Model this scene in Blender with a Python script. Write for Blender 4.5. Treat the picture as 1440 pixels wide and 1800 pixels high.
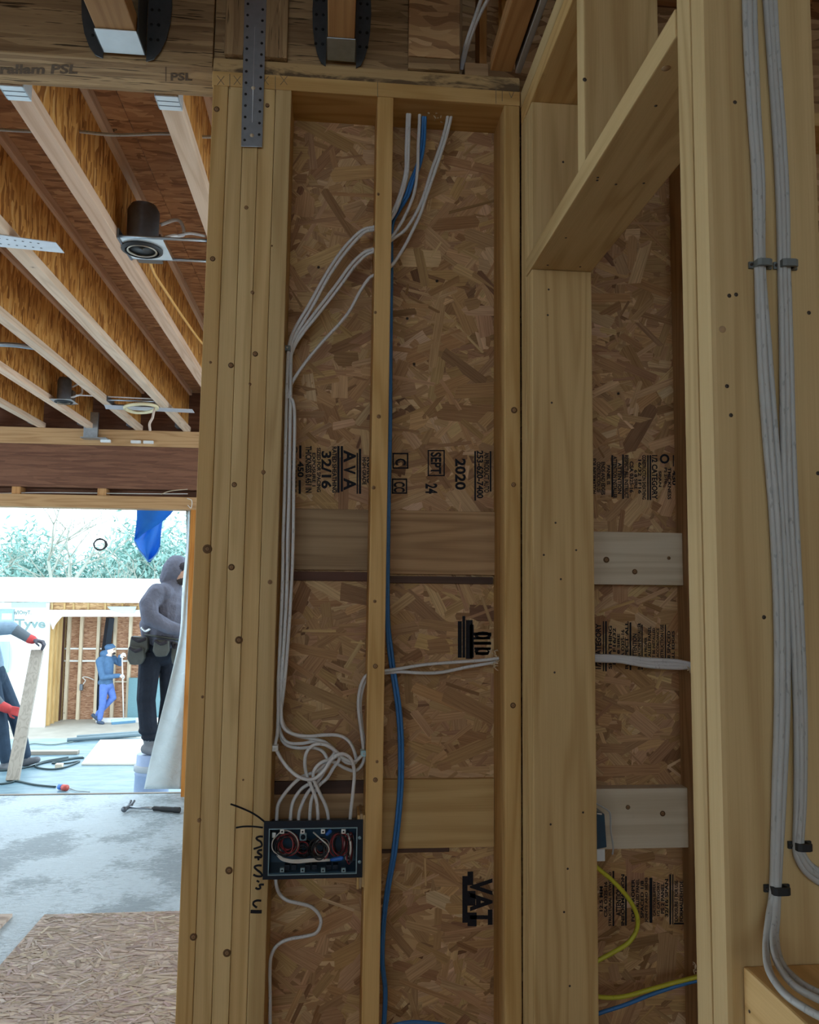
import bpy, bmesh, math, random
import numpy as np
from mathutils import Vector, Matrix, noise

random.seed(7); rng = np.random.default_rng(7)
for o in list(bpy.data.objects): bpy.data.objects.remove(o)
scene = bpy.context.scene
COL = scene.collection

# ------------------------------------------------------------------ camera
FPX = 1420.0                       # focal length in pixels of the 1440x1800 frame
EYE = np.array([0.0, 0.0, 1.5])    # eye 1.5 m above the floor
def _basis(vy=(585, 1030), vr=(16100, 1200)):
    Y = np.array([vy[0]-720, -(vy[1]-900), FPX]); Y /= np.linalg.norm(Y)
    X = np.array([vr[0]-720, -(vr[1]-900), FPX]); X -= Y*X.dot(Y); X /= np.linalg.norm(X)
    Z = np.cross(Y, X)
    if Z[1] < 0: Z = -Z
    return X, Y, Z
BX, BY, BZ = _basis()
def at(px, py, ax, v):
    """point where the ray through a pixel meets the plane coordinate[ax] = v"""
    c = np.array([px-720, 900-py, FPX]); d = np.array([c.dot(BX), c.dot(BY), c.dot(BZ)])
    return EYE + d*((v-EYE[ax])/d[ax])
cam_d = bpy.data.cameras.new('camera'); cam = bpy.data.objects.new('camera', cam_d); COL.objects.link(cam)
cam_d.sensor_fit = 'HORIZONTAL'; cam_d.sensor_width = 36; cam_d.lens = 36*FPX/1440
cam_d.clip_start = .02; cam_d.clip_end = 300
M = Matrix(((BX[0], BX[1], -BX[2], EYE[0]), (BY[0], BY[1], -BY[2], EYE[1]), (BZ[0], BZ[1], -BZ[2], EYE[2]), (0, 0, 0, 1)))
cam.matrix_world = M
scene.camera = cam

# ------------------------------------------------------------------ sky, exposure
world = bpy.data.worlds.new('overcast_sky'); scene.world = world; world.use_nodes = True
bg = world.node_tree.nodes['Background']; bg.inputs[0].default_value = (.74, .90, 1.0, 1); bg.inputs[1].default_value = 3.3
vs = scene.view_settings
vs.view_transform = 'Standard'; vs.look = 'None'; vs.exposure = 0.22; vs.gamma = 1.0; vs.use_curve_mapping = False

# ------------------------------------------------------------------ materials
class NT:
    def __init__(s, name):
        s.m = bpy.data.materials.new(name); s.m.use_nodes = True; s.t = s.m.node_tree
        s.b = s.t.nodes['Principled BSDF']
    def n(s, typ, ins=None, **props):
        nd = s.t.nodes.new('ShaderNode'+typ)
        for k, v in props.items(): setattr(nd, k, v)
        for k, v in (ins or {}).items(): s.set(nd.inputs[k], v)
        return nd
    def set(s, sock, v):
        if isinstance(v, bpy.types.NodeSocket): s.t.links.new(v, sock)
        else:
            if isinstance(v, tuple) and len(v) == 3 and sock.type == 'RGBA': v = (*v, 1)
            sock.default_value = v
    def math(s, op, a, b=0.0, c=0.0):
        nd = s.n('Math', operation=op); s.set(nd.inputs[0], a); s.set(nd.inputs[1], b); s.set(nd.inputs[2], c); return nd.outputs[0]
    def vm(s, op, a, b=(0, 0, 0)):
        nd = s.n('VectorMath', operation=op); s.set(nd.inputs[0], a); s.set(nd.inputs[1], b)
        return nd.outputs['Value'] if op == 'LENGTH' else nd.outputs[0]
    def mix(s, f, a, b, blend='MIX'):
        nd = s.n('Mix', data_type='RGBA', blend_type=blend); s.set(nd.inputs[0], f); s.set(nd.inputs[6], a); s.set(nd.inputs[7], b); return nd.outputs[2]
    def ramp(s, f, stops):
        nd = s.n('ValToRGB'); s.set(nd.inputs[0], f); e = nd.color_ramp.elements
        while len(e) < len(stops): e.new(.5)
        for k, (p, c) in enumerate(stops):
            e[k].position = p; e[k].color = (c, c, c, 1) if not isinstance(c, tuple) else (*c, 1)
        return nd.outputs[0]
    def noise(s, vec, scale=1.0, detail=3.0, rough=.55, dist=0.0):
        return s.n('TexNoise', {'Vector': vec, 'Scale': scale, 'Detail': detail, 'Roughness': rough, 'Distortion': dist}).outputs[0]
    def coords(s, jitter=True):
        c = s.n('TexCoord').outputs['Object']
        if jitter:
            r = s.n('ObjectInfo').outputs['Random']
            c = s.vm('ADD', c, s.n('CombineXYZ', {0: s.math('MULTIPLY', r, 17.3), 1: s.math('MULTIPLY', r, 31.7), 2: s.math('MULTIPLY', r, 53.1)}).outputs[0])
        return c
    def bump(s, h, strength=.2, dist=.002):
        s.set(s.b.inputs['Normal'], s.n('Bump', {'Strength': strength, 'Distance': dist, 'Height': h}).outputs[0])
    def done(s, col=None, rough=.6, metal=0.0, spec=.3):
        if col is not None: s.set(s.b.inputs['Base Color'], col)
        s.set(s.b.inputs['Roughness'], rough); s.set(s.b.inputs['Metallic'], metal)
        s.set(s.b.inputs['Specular IOR Level'], spec)
        return s.m
def axis_scale(axis, across, along):
    v = [across]*3; v['xyz'.index(axis)] = along; return tuple(v)
def lumber(name, light, dark, axis, knots=True, rough=.62, ring=.52):
    s = NT(name); c = s.coords()
    ng = s.noise(s.vm('MULTIPLY', c, axis_scale(axis, 12, .7)), 1, 2, .5)
    rings = s.math('POWER', s.math('MULTIPLY_ADD', s.math('SINE', s.math('MULTIPLY', ng, 52.0)), .5, .5), 2.2)
    fine = s.noise(s.vm('MULTIPLY', c, axis_scale(axis, 420, 7)), 1, 3, .6)
    blot = s.noise(s.vm('MULTIPLY', c, axis_scale(axis, 9, 2.2)), 1, 2, .5)
    f = s.math('ADD', s.math('MULTIPLY', rings, ring), s.math('MULTIPLY', s.math('SUBTRACT', fine, .35), .7))
    f = s.math('ADD', f, s.math('MULTIPLY', s.math('SUBTRACT', blot, .5), .7))
    col = s.mix(s.math('MULTIPLY', f, 1.0), light, dark)
    rnd = s.n('ObjectInfo').outputs['Random']
    hue = s.n('HueSaturation', {'Hue': s.math('MULTIPLY_ADD', rnd, -.012, .506), 'Saturation': s.math('MULTIPLY_ADD', rnd, .2, .92), 'Value': s.math('MULTIPLY_ADD', s.math('FRACT', s.math('MULTIPLY', rnd, 7.31)), .22, .88), 'Color': col}).outputs[0]
    col = hue
    if knots:
        ks = axis_scale(axis, 11, 2.6); p = s.vm('MULTIPLY', c, ks)
        v = s.n('TexVoronoi', {'Vector': p, 'Scale': 1.0, 'Randomness': 1.0})
        d = s.vm('LENGTH', s.vm('DIVIDE', s.vm('SUBTRACT', p, v.outputs['Position']), ks))
        sep = s.n('SeparateColor', {0: v.outputs['Color']})
        r = s.math('MULTIPLY', s.math('MAXIMUM', s.math('SUBTRACT', sep.outputs[0], .45), 0.0), .015)
        d2 = s.math('ADD', d, s.math('MULTIPLY', s.math('SUBTRACT', s.noise(s.vm('MULTIPLY', c, (160, 160, 160)), 1, 2), .5), .004))
        k = s.math('SUBTRACT', 1.0, s.math('DIVIDE', d2, s.math('ADD', r, .0004)))
        kc = s.ramp(s.math('MULTIPLY_ADD', k, .5, .5), [(0, 0.0), (.42, 0.0), (.5, .75), (.62, .55), (.9, .95)])
        halo = s.ramp(s.math('DIVIDE', d2, s.math('MULTIPLY_ADD', r, 4.0, .0005)), [(0, .55), (1, 0.0)])
        col = s.mix(halo, col, tuple(x*.62 for x in dark)); col = s.mix(kc, col, (.10, .045, .018))
    s.bump(fine, .25, .0006)
    return s.done(col, rough, 0, .25)
PINE_L, PINE_D = (.68, .472, .222), (.47, .287, .108)
def fam(name, l, d, **k): return {a: lumber(f'{name}_{a}', l, d, a, **k) for a in 'xyz'}
PINE = fam('framing_lumber', PINE_L, PINE_D)
WHITE = fam('pale_spruce', (.72, .63, .49), (.55, .45, .31))
AGED = fam('stained_lumber', (.48, .325, .185), (.25, .15, .078), ring=.5)
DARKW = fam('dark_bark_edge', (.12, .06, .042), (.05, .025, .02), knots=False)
FLANGE = fam('joist_flange', (.74, .55, .41), (.53, .35, .23), ring=.5)
AMBER = fam('amber_lumber', (.58, .34, .16), (.38, .19, .075))
ORANGE = fam('orange_fir', (.50, .25, .09), (.32, .13, .04), knots=False, ring=.5)
GREYW = fam('weathered_board', (.36, .32, .27), (.22, .195, .165))

def psl_mat(name, base, dark, axis, streak=.5):
    s = NT(name); c = s.coords()
    n1 = s.noise(s.vm('MULTIPLY', c, axis_scale(axis, 95, 4)), 1, 3, .6, .6)
    n2 = s.noise(s.vm('MULTIPLY', c, axis_scale(axis, 300, 14)), 1, 2, .6)
    v = s.n('TexVoronoi', {'Vector': s.vm('MULTIPLY', c, axis_scale(axis, 70, 5)), 'Scale': 1.0, 'Randomness': 1.0})
    cell = s.n('SeparateColor', {0: v.outputs['Color']}).outputs[0]
    f = s.math('ADD', s.math('MULTIPLY', n1, .8), s.math('MULTIPLY', cell, .6))
    col = s.mix(s.math('SUBTRACT', f, .2), base, dark)
    st = s.ramp(s.math('MULTIPLY_ADD', n2, .5, s.math('MULTIPLY', n1, .5)), [(0, 1.0), (.38, 1.0), (.43, 0.0), (1, 0.0)])
    col = s.mix(s.math('MULTIPLY', st, streak), col, tuple(x*.18 for x in dark))
    s.bump(n1, .5, .002)
    return s.done(col, .7, 0, .2)
PSL = {a: psl_mat('strand_lumber_'+a, (.50, .335, .175), (.17, .095, .045), a, .9) for a in 'xyz'}
LVL = {a: psl_mat('veneer_beam_'+a, (.25, .12, .07), (.12, .052, .033), a, .35) for a in 'xyz'}

def osb_mat(name, pal, u='x', v='z', sc=1.0, rough=.7):
    """oriented strand board: four layers of overlapping strand shapes, strands mostly along u"""
    s = NT(name); c = s.coords(); xyz = s.n('SeparateXYZ', {0: c}); ix = {'x': 0, 'y': 1, 'z': 2}
    U, V = xyz.outputs[ix[u]], xyz.outputs[ix[v]]
    uv = s.n('CombineXYZ', {0: U, 1: V, 2: 0.0}).outputs[0]
    warp = s.n('TexNoise', {'Vector': uv, 'Scale': 9.0*sc, 'Detail': 1.0}).outputs['Color']
    uv = s.vm('ADD', uv, s.vm('MULTIPLY', s.vm('SUBTRACT', warp, (.5, .5, .5)), (.05, .05, 0)))
    col = None; hgt = None
    for k, (ang, a, b) in enumerate([(8, 12, 55), (-35, 14, 48), (40, 15, 60), (-6, 17, 70)]):
        mp = s.n('Mapping', {'Vector': uv, 'Rotation': (0, 0, math.radians(ang)), 'Location': (k*3.1, k*1.7, 0), 'Scale': (a*sc, b*sc, 1)}).outputs[0]
        vo = s.n('TexVoronoi', {'Vector': mp, 'Scale': 1.0, 'Randomness': 1.0}, voronoi_dimensions='2D')
        sp = s.n('SeparateColor', {0: vo.outputs['Color']})
        gr = s.noise(s.vm('MULTIPLY', mp, (.25, 4.0, 1)), 3.0, 2)
        cc = s.ramp(s.math('ADD', s.math('MULTIPLY', sp.outputs[0], .75), s.math('MULTIPLY', gr, .25)), [(i/(len(pal)-1), p) for i, p in enumerate(pal)])
        if col is None: col, hgt = cc, sp.outputs[1]
        else:
            m = s.math('GREATER_THAN', sp.outputs[2], .55)
            col = s.mix(m, col, cc); h2 = s.n('Mix', {0: m, 2: hgt, 3: sp.outputs[1]}, data_type='FLOAT'); hgt = h2.outputs[0]
    s.bump(hgt, .35, .0015)
    return s.done(col, rough, 0, .25)
PAL_TAN = [(.18, .088, .040), (.42, .235, .112), (.55, .33, .16), (.66, .425, .215), (.82, .59, .35)]
PAL_ORANGE = [(.14, .042, .008), (.34, .13, .026), (.56, .25, .055), (.66, .33, .09), (.70, .42, .16)]
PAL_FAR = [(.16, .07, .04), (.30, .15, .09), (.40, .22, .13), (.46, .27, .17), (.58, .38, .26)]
PAL_CEIL = [(.17, .075, .038), (.34, .17, .085), (.46, .245, .125), (.54, .30, .155), (.64, .41, .235)]
PAL_FLOOR = [(.28, .20, .155), (.42, .32, .255), (.51, .40, .325), (.58, .47, .39), (.78, .68, .59)]
OSB_WALL = osb_mat('strand_board_wall', PAL_TAN, 'x', 'z')
OSB_CEIL = osb_mat('strand_board_ceiling', PAL_CEIL, 'x', 'y')
OSB_WEB = osb_mat('strand_board_web', PAL_ORANGE, 'z', 'y')
OSB_FLOOR = osb_mat('strand_board_floor', PAL_FLOOR, 'x', 'y')
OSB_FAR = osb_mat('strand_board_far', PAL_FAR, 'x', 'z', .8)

def strand_mat():
    s = NT('wood_strand')
    a = s.n('Attribute', attribute_name='col').outputs['Color']
    uv = s.n('UVMap').outputs[0]
    g = s.noise(s.vm('MULTIPLY', uv, (9, 330, 1)), 1, 4, .65)
    col = s.mix(s.math('MULTIPLY_ADD', g, 2.4, -.85), a, s.mix(1.0, a, (.50, .42, .36), 'MULTIPLY'))
    s.bump(g, .3, .0006)
    return s.done(col, .62, 0, .3)
STRAND = strand_mat()

def plain(name, col, rough=.5, metal=0.0, spec=.4, var=.12, sc=30.0, bump=.0, bd=.004):
    s = NT(name); c = s.coords(); n = s.noise(c, sc, 3)
    cc = s.mix(n, tuple(x*(1-var) for x in col), tuple(min(1, x*(1+var)) for x in col))
    if bump: s.bump(n, bump, bd)
    return s.done(cc, rough, metal, spec)
def cable_mat(name, col):
    s = NT(name); c = s.coords(False); n = s.noise(c, 60.0, 2); st = s.noise(s.vm('MULTIPLY', c, (260, 260, 90)), 1, 1)
    cc = s.mix(n, tuple(x*.85 for x in col), col); cc = s.mix(s.ramp(st, [(0, 0.0), (.66, 0.0), (.70, .5)]), cc, tuple(x*.45 for x in col))
    return s.done(cc, .42, 0, .45)
M_CABLE = cable_mat('white_cable_jacket', (.74, .74, .75)); M_CABLE_B = cable_mat('blue_cable_jacket', (.045, .20, .50))
M_CABLE_G = cable_mat('grey_white_cable_jacket', (.50, .51, .50)); M_CABLE_Y = cable_mat('yellow_cable_jacket', (.62, .60, .05))
M_STEEL = plain('galvanised_steel', (.38, .43, .48), .38, .85, .5, .2, 60)
M_STEEL_D = plain('dull_steel', (.16, .18, .21), .45, .7, .5, .3, 40)
M_BRIGHT = plain('bright_zinc', (.72, .76, .78), .35, .6, .5, .1, 30)
M_BLACKM = plain('black_metal', (.075, .082, .088), .45, .5, .5, .3, 50)
M_HOLE = plain('dark_hole', (.012, .012, .013), .8)
M_INK = plain('black_ink', (.016, .015, .02), .75, 0, .2, .5, 200)
M_INKF = plain('faded_ink', (.10, .065, .04), .75, 0, .2, .5, 120)
M_PENCIL = plain('pencil_mark', (.20, .16, .10), .7)
M_NAVY = plain('navy_plastic', (.008, .014, .026), .45, 0, .3, .2, 20)
M_NAVY2 = plain('blue_plastic', (.028, .075, .125), .32, 0, .5, .2, 40)
M_EDGE = plain('pale_moulded_edge', (.22, .33, .38), .4)
M_TAB = plain('zinc_tab', (.75, .77, .76), .4, .3)
M_RED = plain('red_wire', (.30, .035, .04), .35); M_BLKW = plain('black_wire', (.015, .015, .018), .35)
M_WHTW = plain('white_wire', (.66, .64, .60), .35); M_BLUEC = plain('blue_wire_nut', (.03, .15, .55), .35)
M_GREYP = plain('grey_plastic_clip', (.17, .195, .20), .5); M_CLIPB = plain('pale_blue_clip', (.42, .66, .72), .45)
M_NAIL = plain('nail_head', (.06, .045, .035), .5, .3)
M_CHIP = plain('wood_splinter', (.62, .50, .34), .8)
M_WHITEB = plain('white_sheet', (.80, .82, .82), .55)
M_STRAPW = plain('pale_perforated_strap', (.70, .74, .80), .4, .4)
M_RUBBER = plain('black_rubber', (.02, .022, .025), .6)

def knot_mat():
    s = NT('pine_knot'); c = s.coords(False); n = s.noise(c, 900, 2)
    d = s.math('DIVIDE', s.vm('LENGTH', s.vm('MULTIPLY', c, (1, 0, 1))), .0055); d = s.math('ADD', d, s.math('MULTIPLY', s.math('SUBTRACT', n, .5), .4))
    return s.done(s.ramp(d, [(0, (.10, .05, .02)), (.25, (.27, .15, .07)), (.62, (.30, .17, .08)), (.78, (.06, .028, .012)), (1, (.16, .085, .035))]), .6, 0, .3)
M_KNOT = knot_mat()
def stain_mat():
    s = NT('water_stained_plate'); c = s.coords(); n = s.noise(s.vm('MULTIPLY', c, (9, 14, 30)), 1, 4, .65, .6); fi = s.noise(s.vm('MULTIPLY', c, (8, 400, 400)), 1, 2)
    col = s.mix(fi, (.58, .40, .20), (.44, .28, .12)); z = s.n('SeparateXYZ', {0: s.n('TexCoord').outputs['Object']}).outputs[2]
    k = s.ramp(s.math('ADD', n, s.math('MULTIPLY', z, -6.0)), [(0, 0.0), (.50, 0.0), (.62, .9), (1, .95)])
    return s.done(s.mix(k, col, s.mix(fi, (.13, .08, .04), (.07, .05, .035))), .7, 0, .2)
M_STAIN = stain_mat()
# ------------------------------------------------------------------ geometry helpers
WLOC = {}
def _link(o, parent, wloc):
    COL.objects.link(o); WLOC[o.name] = Vector(wloc)
    if parent is not None:
        o.parent = parent; o.location = Vector(wloc) - WLOC[parent.name]
    else: o.location = wloc
    return o
def tag(o, label=None, cat=None, group=None, kind=None):
    for k, v in (('label', label), ('category', cat), ('group', group), ('kind', kind)):
        if v: o[k] = v
    return o
def root(name, loc, label, cat, group=None, kind=None):
    o = bpy.data.objects.new(name, None); o.empty_display_size = .05
    return tag(_link(o, None, loc), label, cat, group, kind)
def mesh_obj(name, verts, faces, mat, parent=None, smooth=False, bevel=0.0, mats=None, fmat=None):
    v = np.asarray(verts, float); c = (v.min(0)+v.max(0))/2
    me = bpy.data.meshes.new(name); me.from_pydata([tuple(p) for p in (v-c)], [], [tuple(int(i) for i in f) for f in faces])
    if bevel:
        bm = bmesh.new(); bm.from_mesh(me)
        bmesh.ops.bevel(bm, geom=list(bm.edges), offset=bevel, segments=2, profile=.6, affect='EDGES', clamp_overlap=True)
        bm.to_mesh(me); bm.free()
    for m in (mats or [mat]): me.materials.append(m)
    if fmat is not None: me.polygons.foreach_set('material_index', list(fmat))
    if smooth: me.polygons.foreach_set('use_smooth', [True]*len(me.polygons))
    me.update()
    o = bpy.data.objects.new(name, me)
    return _link(o, parent, tuple(c))
BOXF = [(0, 1, 3, 2), (4, 6, 7, 5), (0, 4, 5, 1), (2, 3, 7, 6), (0, 2, 6, 4), (1, 5, 7, 3)]
def box(name, lo, hi, mat, parent=None, bevel=.0016):
    vs_ = [(x, y, z) for x in (lo[0], hi[0]) for y in (lo[1], hi[1]) for z in (lo[2], hi[2])]
    return mesh_obj(name, vs_, BOXF, mat, parent, bevel=bevel)
def hexa(name, pts, mat, parent=None, bevel=.0016):
    """8 corners in the order of box(): x slowest, z fastest"""
    return mesh_obj(name, pts, BOXF, mat, parent, bevel=bevel)
def post(name, l_top, r_top, l_bot, r_bot, y0, y1, z0, z1, mat, parent, bevel=.002):
    """a vertical board given by the pixels of its front left and right edges"""
    def xz(p, q, z):
        a, b = at(*p, 1, y0), at(*q, 1, y0); t = (z-a[2])/(b[2]-a[2]); return a[0]+(b[0]-a[0])*t
    pts = []
    for (p, q) in ((l_top, l_bot), (r_top, r_bot)):
        for y in (y0, y1):
            for z in (z0, z1): pts.append((xz(p, q, z), y, z))
    return hexa(name, pts, mat, parent, bevel)
def join(parts):
    V, Fs, n = [], [], 0
    for v, f in parts:
        V += [tuple(p) for p in v]; Fs += [tuple(i+n for i in q) for q in f]; n += len(v)
    return V, Fs
def box_vf(lo, hi): return [(x, y, z) for x in (lo[0], hi[0]) for y in (lo[1], hi[1]) for z in (lo[2], hi[2])], BOXF
def catmull(P, k=8, closed=False):
    P = [np.asarray(p, float) for p in P]; out = []
    n = len(P); rngi = range(n if closed else n-1)
    for i in rngi:
        p1, p2 = P[i % n], P[(i+1) % n]
        p0 = P[(i-1) % n] if closed or i > 0 else 2*p1-p2
        p3 = P[(i+2) % n] if closed or i+2 < n else 2*p2-p1
        for j in range(k):
            t = j/k
            out.append(.5*((2*p1)+(-p0+p2)*t+(2*p0-5*p1+4*p2-p3)*t*t+(-p0+3*p1-3*p2+p3)*t**3))
    if not closed: out.append(P[-1])
    return out
def tube_vf(P, r, seg=8, closed=False, flat=1.0):
    P = [np.asarray(p, float) for p in P]; n = len(P); R = r if hasattr(r, '__len__') else [r]*n
    T = []
    for i in range(n):
        a = P[(i-1) % n] if closed or i > 0 else P[i]; b = P[(i+1) % n] if closed or i < n-1 else P[i]
        d = b-a; L = np.linalg.norm(d); T.append(d/L if L > 1e-9 else np.array([0, 0, 1.]))
    up = np.array([0, 0, 1.]) if abs(T[0][2]) < .9 else np.array([0, 1., 0])
    nrm = np.cross(T[0], up); nrm /= np.linalg.norm(nrm)
    V, Fs = [], []
    for i in range(n):
        nrm = nrm-T[i]*nrm.dot(T[i]); L = np.linalg.norm(nrm)
        nrm = nrm/L if L > 1e-6 else np.array([1., 0, 0]); bn = np.cross(T[i], nrm)
        for s in range(seg):
            a = 2*math.pi*s/seg; V.append(P[i]+nrm*math.cos(a)*R[i]+bn*math.sin(a)*R[i]*flat)
    m = n if closed else n-1
    for i in range(m):
        j = (i+1) % n
        for s in range(seg):
            s2 = (s+1) % seg; Fs.append((i*seg+s, i*seg+s2, j*seg+s2, j*seg+s))
    if not closed:
        Fs.append(tuple(range(seg))[::-1]); Fs.append(tuple((n-1)*seg+s for s in range(seg)))
    return V, Fs
def tube(name, P, r, mat, parent=None, seg=8, k=8, closed=False, spline=True, flat=1.0):
    Q = catmull(P, k, closed) if spline else P
    v, f = tube_vf(Q, r, seg, closed, flat)
    return mesh_obj(name, v, f, mat, parent, smooth=True)
def lathe_vf(prof, c, axis='z', seg=24):
    """prof: list of (radius, height along axis)"""
    V, Fs = [], []; ax = 'xyz'.index(axis); o = [(1, 2), (2, 0), (0, 1)][ax]
    for r, h in prof:
        for s in range(seg):
            a = 2*math.pi*s/seg; p = [0, 0, 0]; p[o[0]] = r*math.cos(a); p[o[1]] = r*math.sin(a); p[ax] = h
            V.append((c[0]+p[0], c[1]+p[1], c[2]+p[2]))
    for i in range(len(prof)-1):
        for s in range(seg):
            s2 = (s+1) % seg; Fs.append((i*seg+s, i*seg+s2, (i+1)*seg+s2, (i+1)*seg+s))
    Fs.append(tuple(range(seg))[::-1]); Fs.append(tuple((len(prof)-1)*seg+s for s in range(seg)))
    return V, Fs
def lathe(name, prof, c, mat, parent=None, axis='z', seg=24, smooth=True):
    v, f = lathe_vf(prof, c, axis, seg); return mesh_obj(name, v, f, mat, parent, smooth=smooth)
def prism(name, poly, d, mat, parent=None, bevel=0.0):
    """polygon of 3D points extruded by vector d"""
    n = len(poly); P = [np.asarray(p, float) for p in poly]; V = P+[p+np.asarray(d) for p in P]
    Fs = [tuple(range(n)), tuple(range(2*n-1, n-1, -1))]+[(i, n+i, n+(i+1) % n, (i+1) % n) for i in range(n)]
    return mesh_obj(name, V, Fs, mat, parent, bevel=bevel)
def board(name, a, b, w, h, mat, parent=None, side=(0, 0, 1), bevel=.0016):
    """a straight board from a to b, section w (across) by h (along side)"""
    a, b = np.asarray(a, float), np.asarray(b, float); t = (b-a)/np.linalg.norm(b-a); s = np.asarray(side, float)
    s = s-t*s.dot(t); s /= np.linalg.norm(s); c = np.cross(t, s)
    pts = [p+c*i*w/2+s*j*h/2 for p in (a, b) for i in (-1, 1) for j in (-1, 1)]
    return hexa(name, pts, mat, parent, bevel)
# ---- lettering
_FONT = {}
def glyphs(body):
    """flat outline mesh of a text in a unit box"""
    if body not in _FONT:
        cu = bpy.data.curves.new('lettering', 'FONT'); cu.body = body; cu.resolution_u = 3; cu.offset = .034
        ob = bpy.data.objects.new('lettering', cu); COL.objects.link(ob)
        bpy.context.view_layer.update()
        me = bpy.data.meshes.new_from_object(ob.evaluated_get(bpy.context.evaluated_depsgraph_get()))
        v = np.array([p.co[:] for p in me.vertices]) if len(me.vertices) else np.zeros((1, 3))
        f = [tuple(p.vertices) for p in me.polygons]
        lo, hi = v.min(0), v.max(0); v = (v-lo)/np.maximum(hi-lo, 1e-6)
        _FONT[body] = (v, f)
        bpy.data.objects.remove(ob); bpy.data.curves.remove(cu); bpy.data.meshes.remove(me)
    return _FONT[body]
def text_vf(body, o, u, v):
    """text spanned over the parallelogram o, o+u (reading direction), o+u+v (up)"""
    g, f = glyphs(body); o, u, v = (np.asarray(q, float) for q in (o, u, v))
    return [o+u*p[0]+v*p[1] for p in g], f
def stamp_rects(rects, y, rot):
    """printed lines on a wall facing -y. rects: (text or None for a solid bar, x0,y0,x1,y1 px)"""
    parts = []
    for body, x0, y0, x1, y1 in rects:
        tl, tr, bl, br = at(x0, y0, 1, y), at(x1, y0, 1, y), at(x0, y1, 1, y), at(x1, y1, 1, y)
        if body is None: parts.append(([tl, tr, br, bl], [(0, 3, 2, 1)])); continue
        if rot == 'cw': parts.append(text_vf(body, tl, bl-tl, tr-tl))
        elif rot == 'ccw': parts.append(text_vf(body, br, tr-br, bl-br))
        else: parts.append(text_vf(body, bl, br-bl, tl-bl))
    return parts
def stamp(name, rects, y, rot, mat, parent):
    v, f = join(stamp_rects(rects, y, rot)); return mesh_obj(name, v, f, mat, parent)
def frame_rects(x0, y0, x1, y1, t): return [(None, x0, y0, x1, y0+t), (None, x0, y1-t, x1, y1), (None, x0, y0, x0+t, y1), (None, x1-t, y0, x1, y1)]
# ---- strands of a strand board as thin overlapping chips
def strands(parent, x0, x1, z0, z1, y, n, pal, seed=1, flat=False, lmin=.035, lmax=.15, wmin=.007, wmax=.046, spread=38):
    r = np.random.default_rng(seed); V, Fs, C, UV = [], [], [], []
    pal = np.array(pal); k = 0
    for i in range(n):
        L = r.uniform(lmin, lmax)*(.6 if r.random() < .5 else 1); W = r.uniform(wmin, wmax)*(.55 if r.random() < .55 else 1)
        a = math.radians(r.normal(0, spread)) if r.random() < .8 else r.uniform(0, math.pi)
        cx, cz = r.uniform(x0, x1), r.uniform(z0, z1); h = r.uniform(.0003, .0024); tx, tz = r.normal(0, .006), r.normal(0, .012)
        e0, e1, e2, e3 = r.uniform(-.22, .22, 4)
        P = [(-L/2+e0*W, -W/2), (L/2+e1*W, -W/2*r.uniform(.7, 1)), (L/2+r.uniform(-.1, .35)*W, 0), (L/2+e2*W, W/2), (-L/2+e3*W, W/2*r.uniform(.7, 1)), (-L/2-r.uniform(-.1, .35)*W, 0)]
        ca, sa = math.cos(a), math.sin(a); pts = []
        for u, w in P:
            X, Z = cx+u*ca-w*sa, cz+u*sa+w*ca
            pts.append((min(max(X, x0), x1), y-max(.0002, h+tx*u*.4+tz*w*.4), min(max(Z, z0), z1)))
        t = r.beta(2.8, 2.5)*(len(pal)-1); j = min(int(t), len(pal)-2); c = pal[j]+(pal[j+1]-pal[j])*(t-j)
        c = c*np.array([1, r.uniform(.93, 1.05), r.uniform(.85, 1.1)])*r.uniform(.88, 1.1)
        off = r.uniform(0, 30)
        V += pts; Fs.append(tuple(range(k, k+6))); k += 6; C += [(*c, 1)]*6; UV += [(u+off, w+off*.37) for u, w in P]
    V = np.array(V)
    if flat: V = np.stack([V[:, 0], V[:, 2], 2*y-V[:, 1]], 1)
    c0 = (V.min(0)+V.max(0))/2
    me = bpy.data.meshes.new('wood_strands'); me.from_pydata([tuple(p) for p in V-c0], [], Fs)
    ca = me.color_attributes.new('col', 'FLOAT_COLOR', 'POINT'); ca.data.foreach_set('color', np.array(C, dtype=np.float32).ravel())
    uvl = me.uv_layers.new(name='UVMap'); loops = np.zeros(len(me.loops), dtype=np.int32); me.loops.foreach_get('vertex_index', loops)
    uvl.data.foreach_set('uv', np.array(UV, dtype=np.float32)[loops].ravel())
    me.materials.append(STRAND); me.update()
    o = bpy.data.objects.new('wood_strands', me); _link(o, parent, tuple(c0)); o['kind'] = 'stuff'
    return o
# ---- bodies: closed tapered limbs fused into one continuous surface
def capsule_vf(p0, r0, p1, r1, seg=14):
    p0, p1 = np.asarray(p0, float), np.asarray(p1, float); d = p1-p0; L = np.linalg.norm(d); t = d/L if L > 1e-6 else np.array([0, 0, 1.])
    pts, rad = [], []
    for k in range(1, 5):
        a = math.pi/2*k/4; pts.append(p0-t*r0*math.cos(a)); rad.append(r0*math.sin(a))
    for k in range(4, 0, -1):
        a = math.pi/2*k/4; pts.append(p1+t*r1*math.cos(a)); rad.append(r1*math.sin(a))
    if L < 1e-6: pts[4:] = [p1+t*r1*math.cos(math.pi/2*k/4) for k in range(4, 0, -1)]
    return tube_vf(pts, rad, seg)
def ell_vf(c, r, seg=16):
    V, Fs = lathe_vf([(math.sin(math.pi*k/10), -math.cos(math.pi*k/10)) for k in range(1, 10)], (0, 0, 0), 'z', seg)
    return [(c[0]+p[0]*r[0], c[1]+p[1]*r[1], c[2]+p[2]*r[2]) for p in V], Fs
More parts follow.
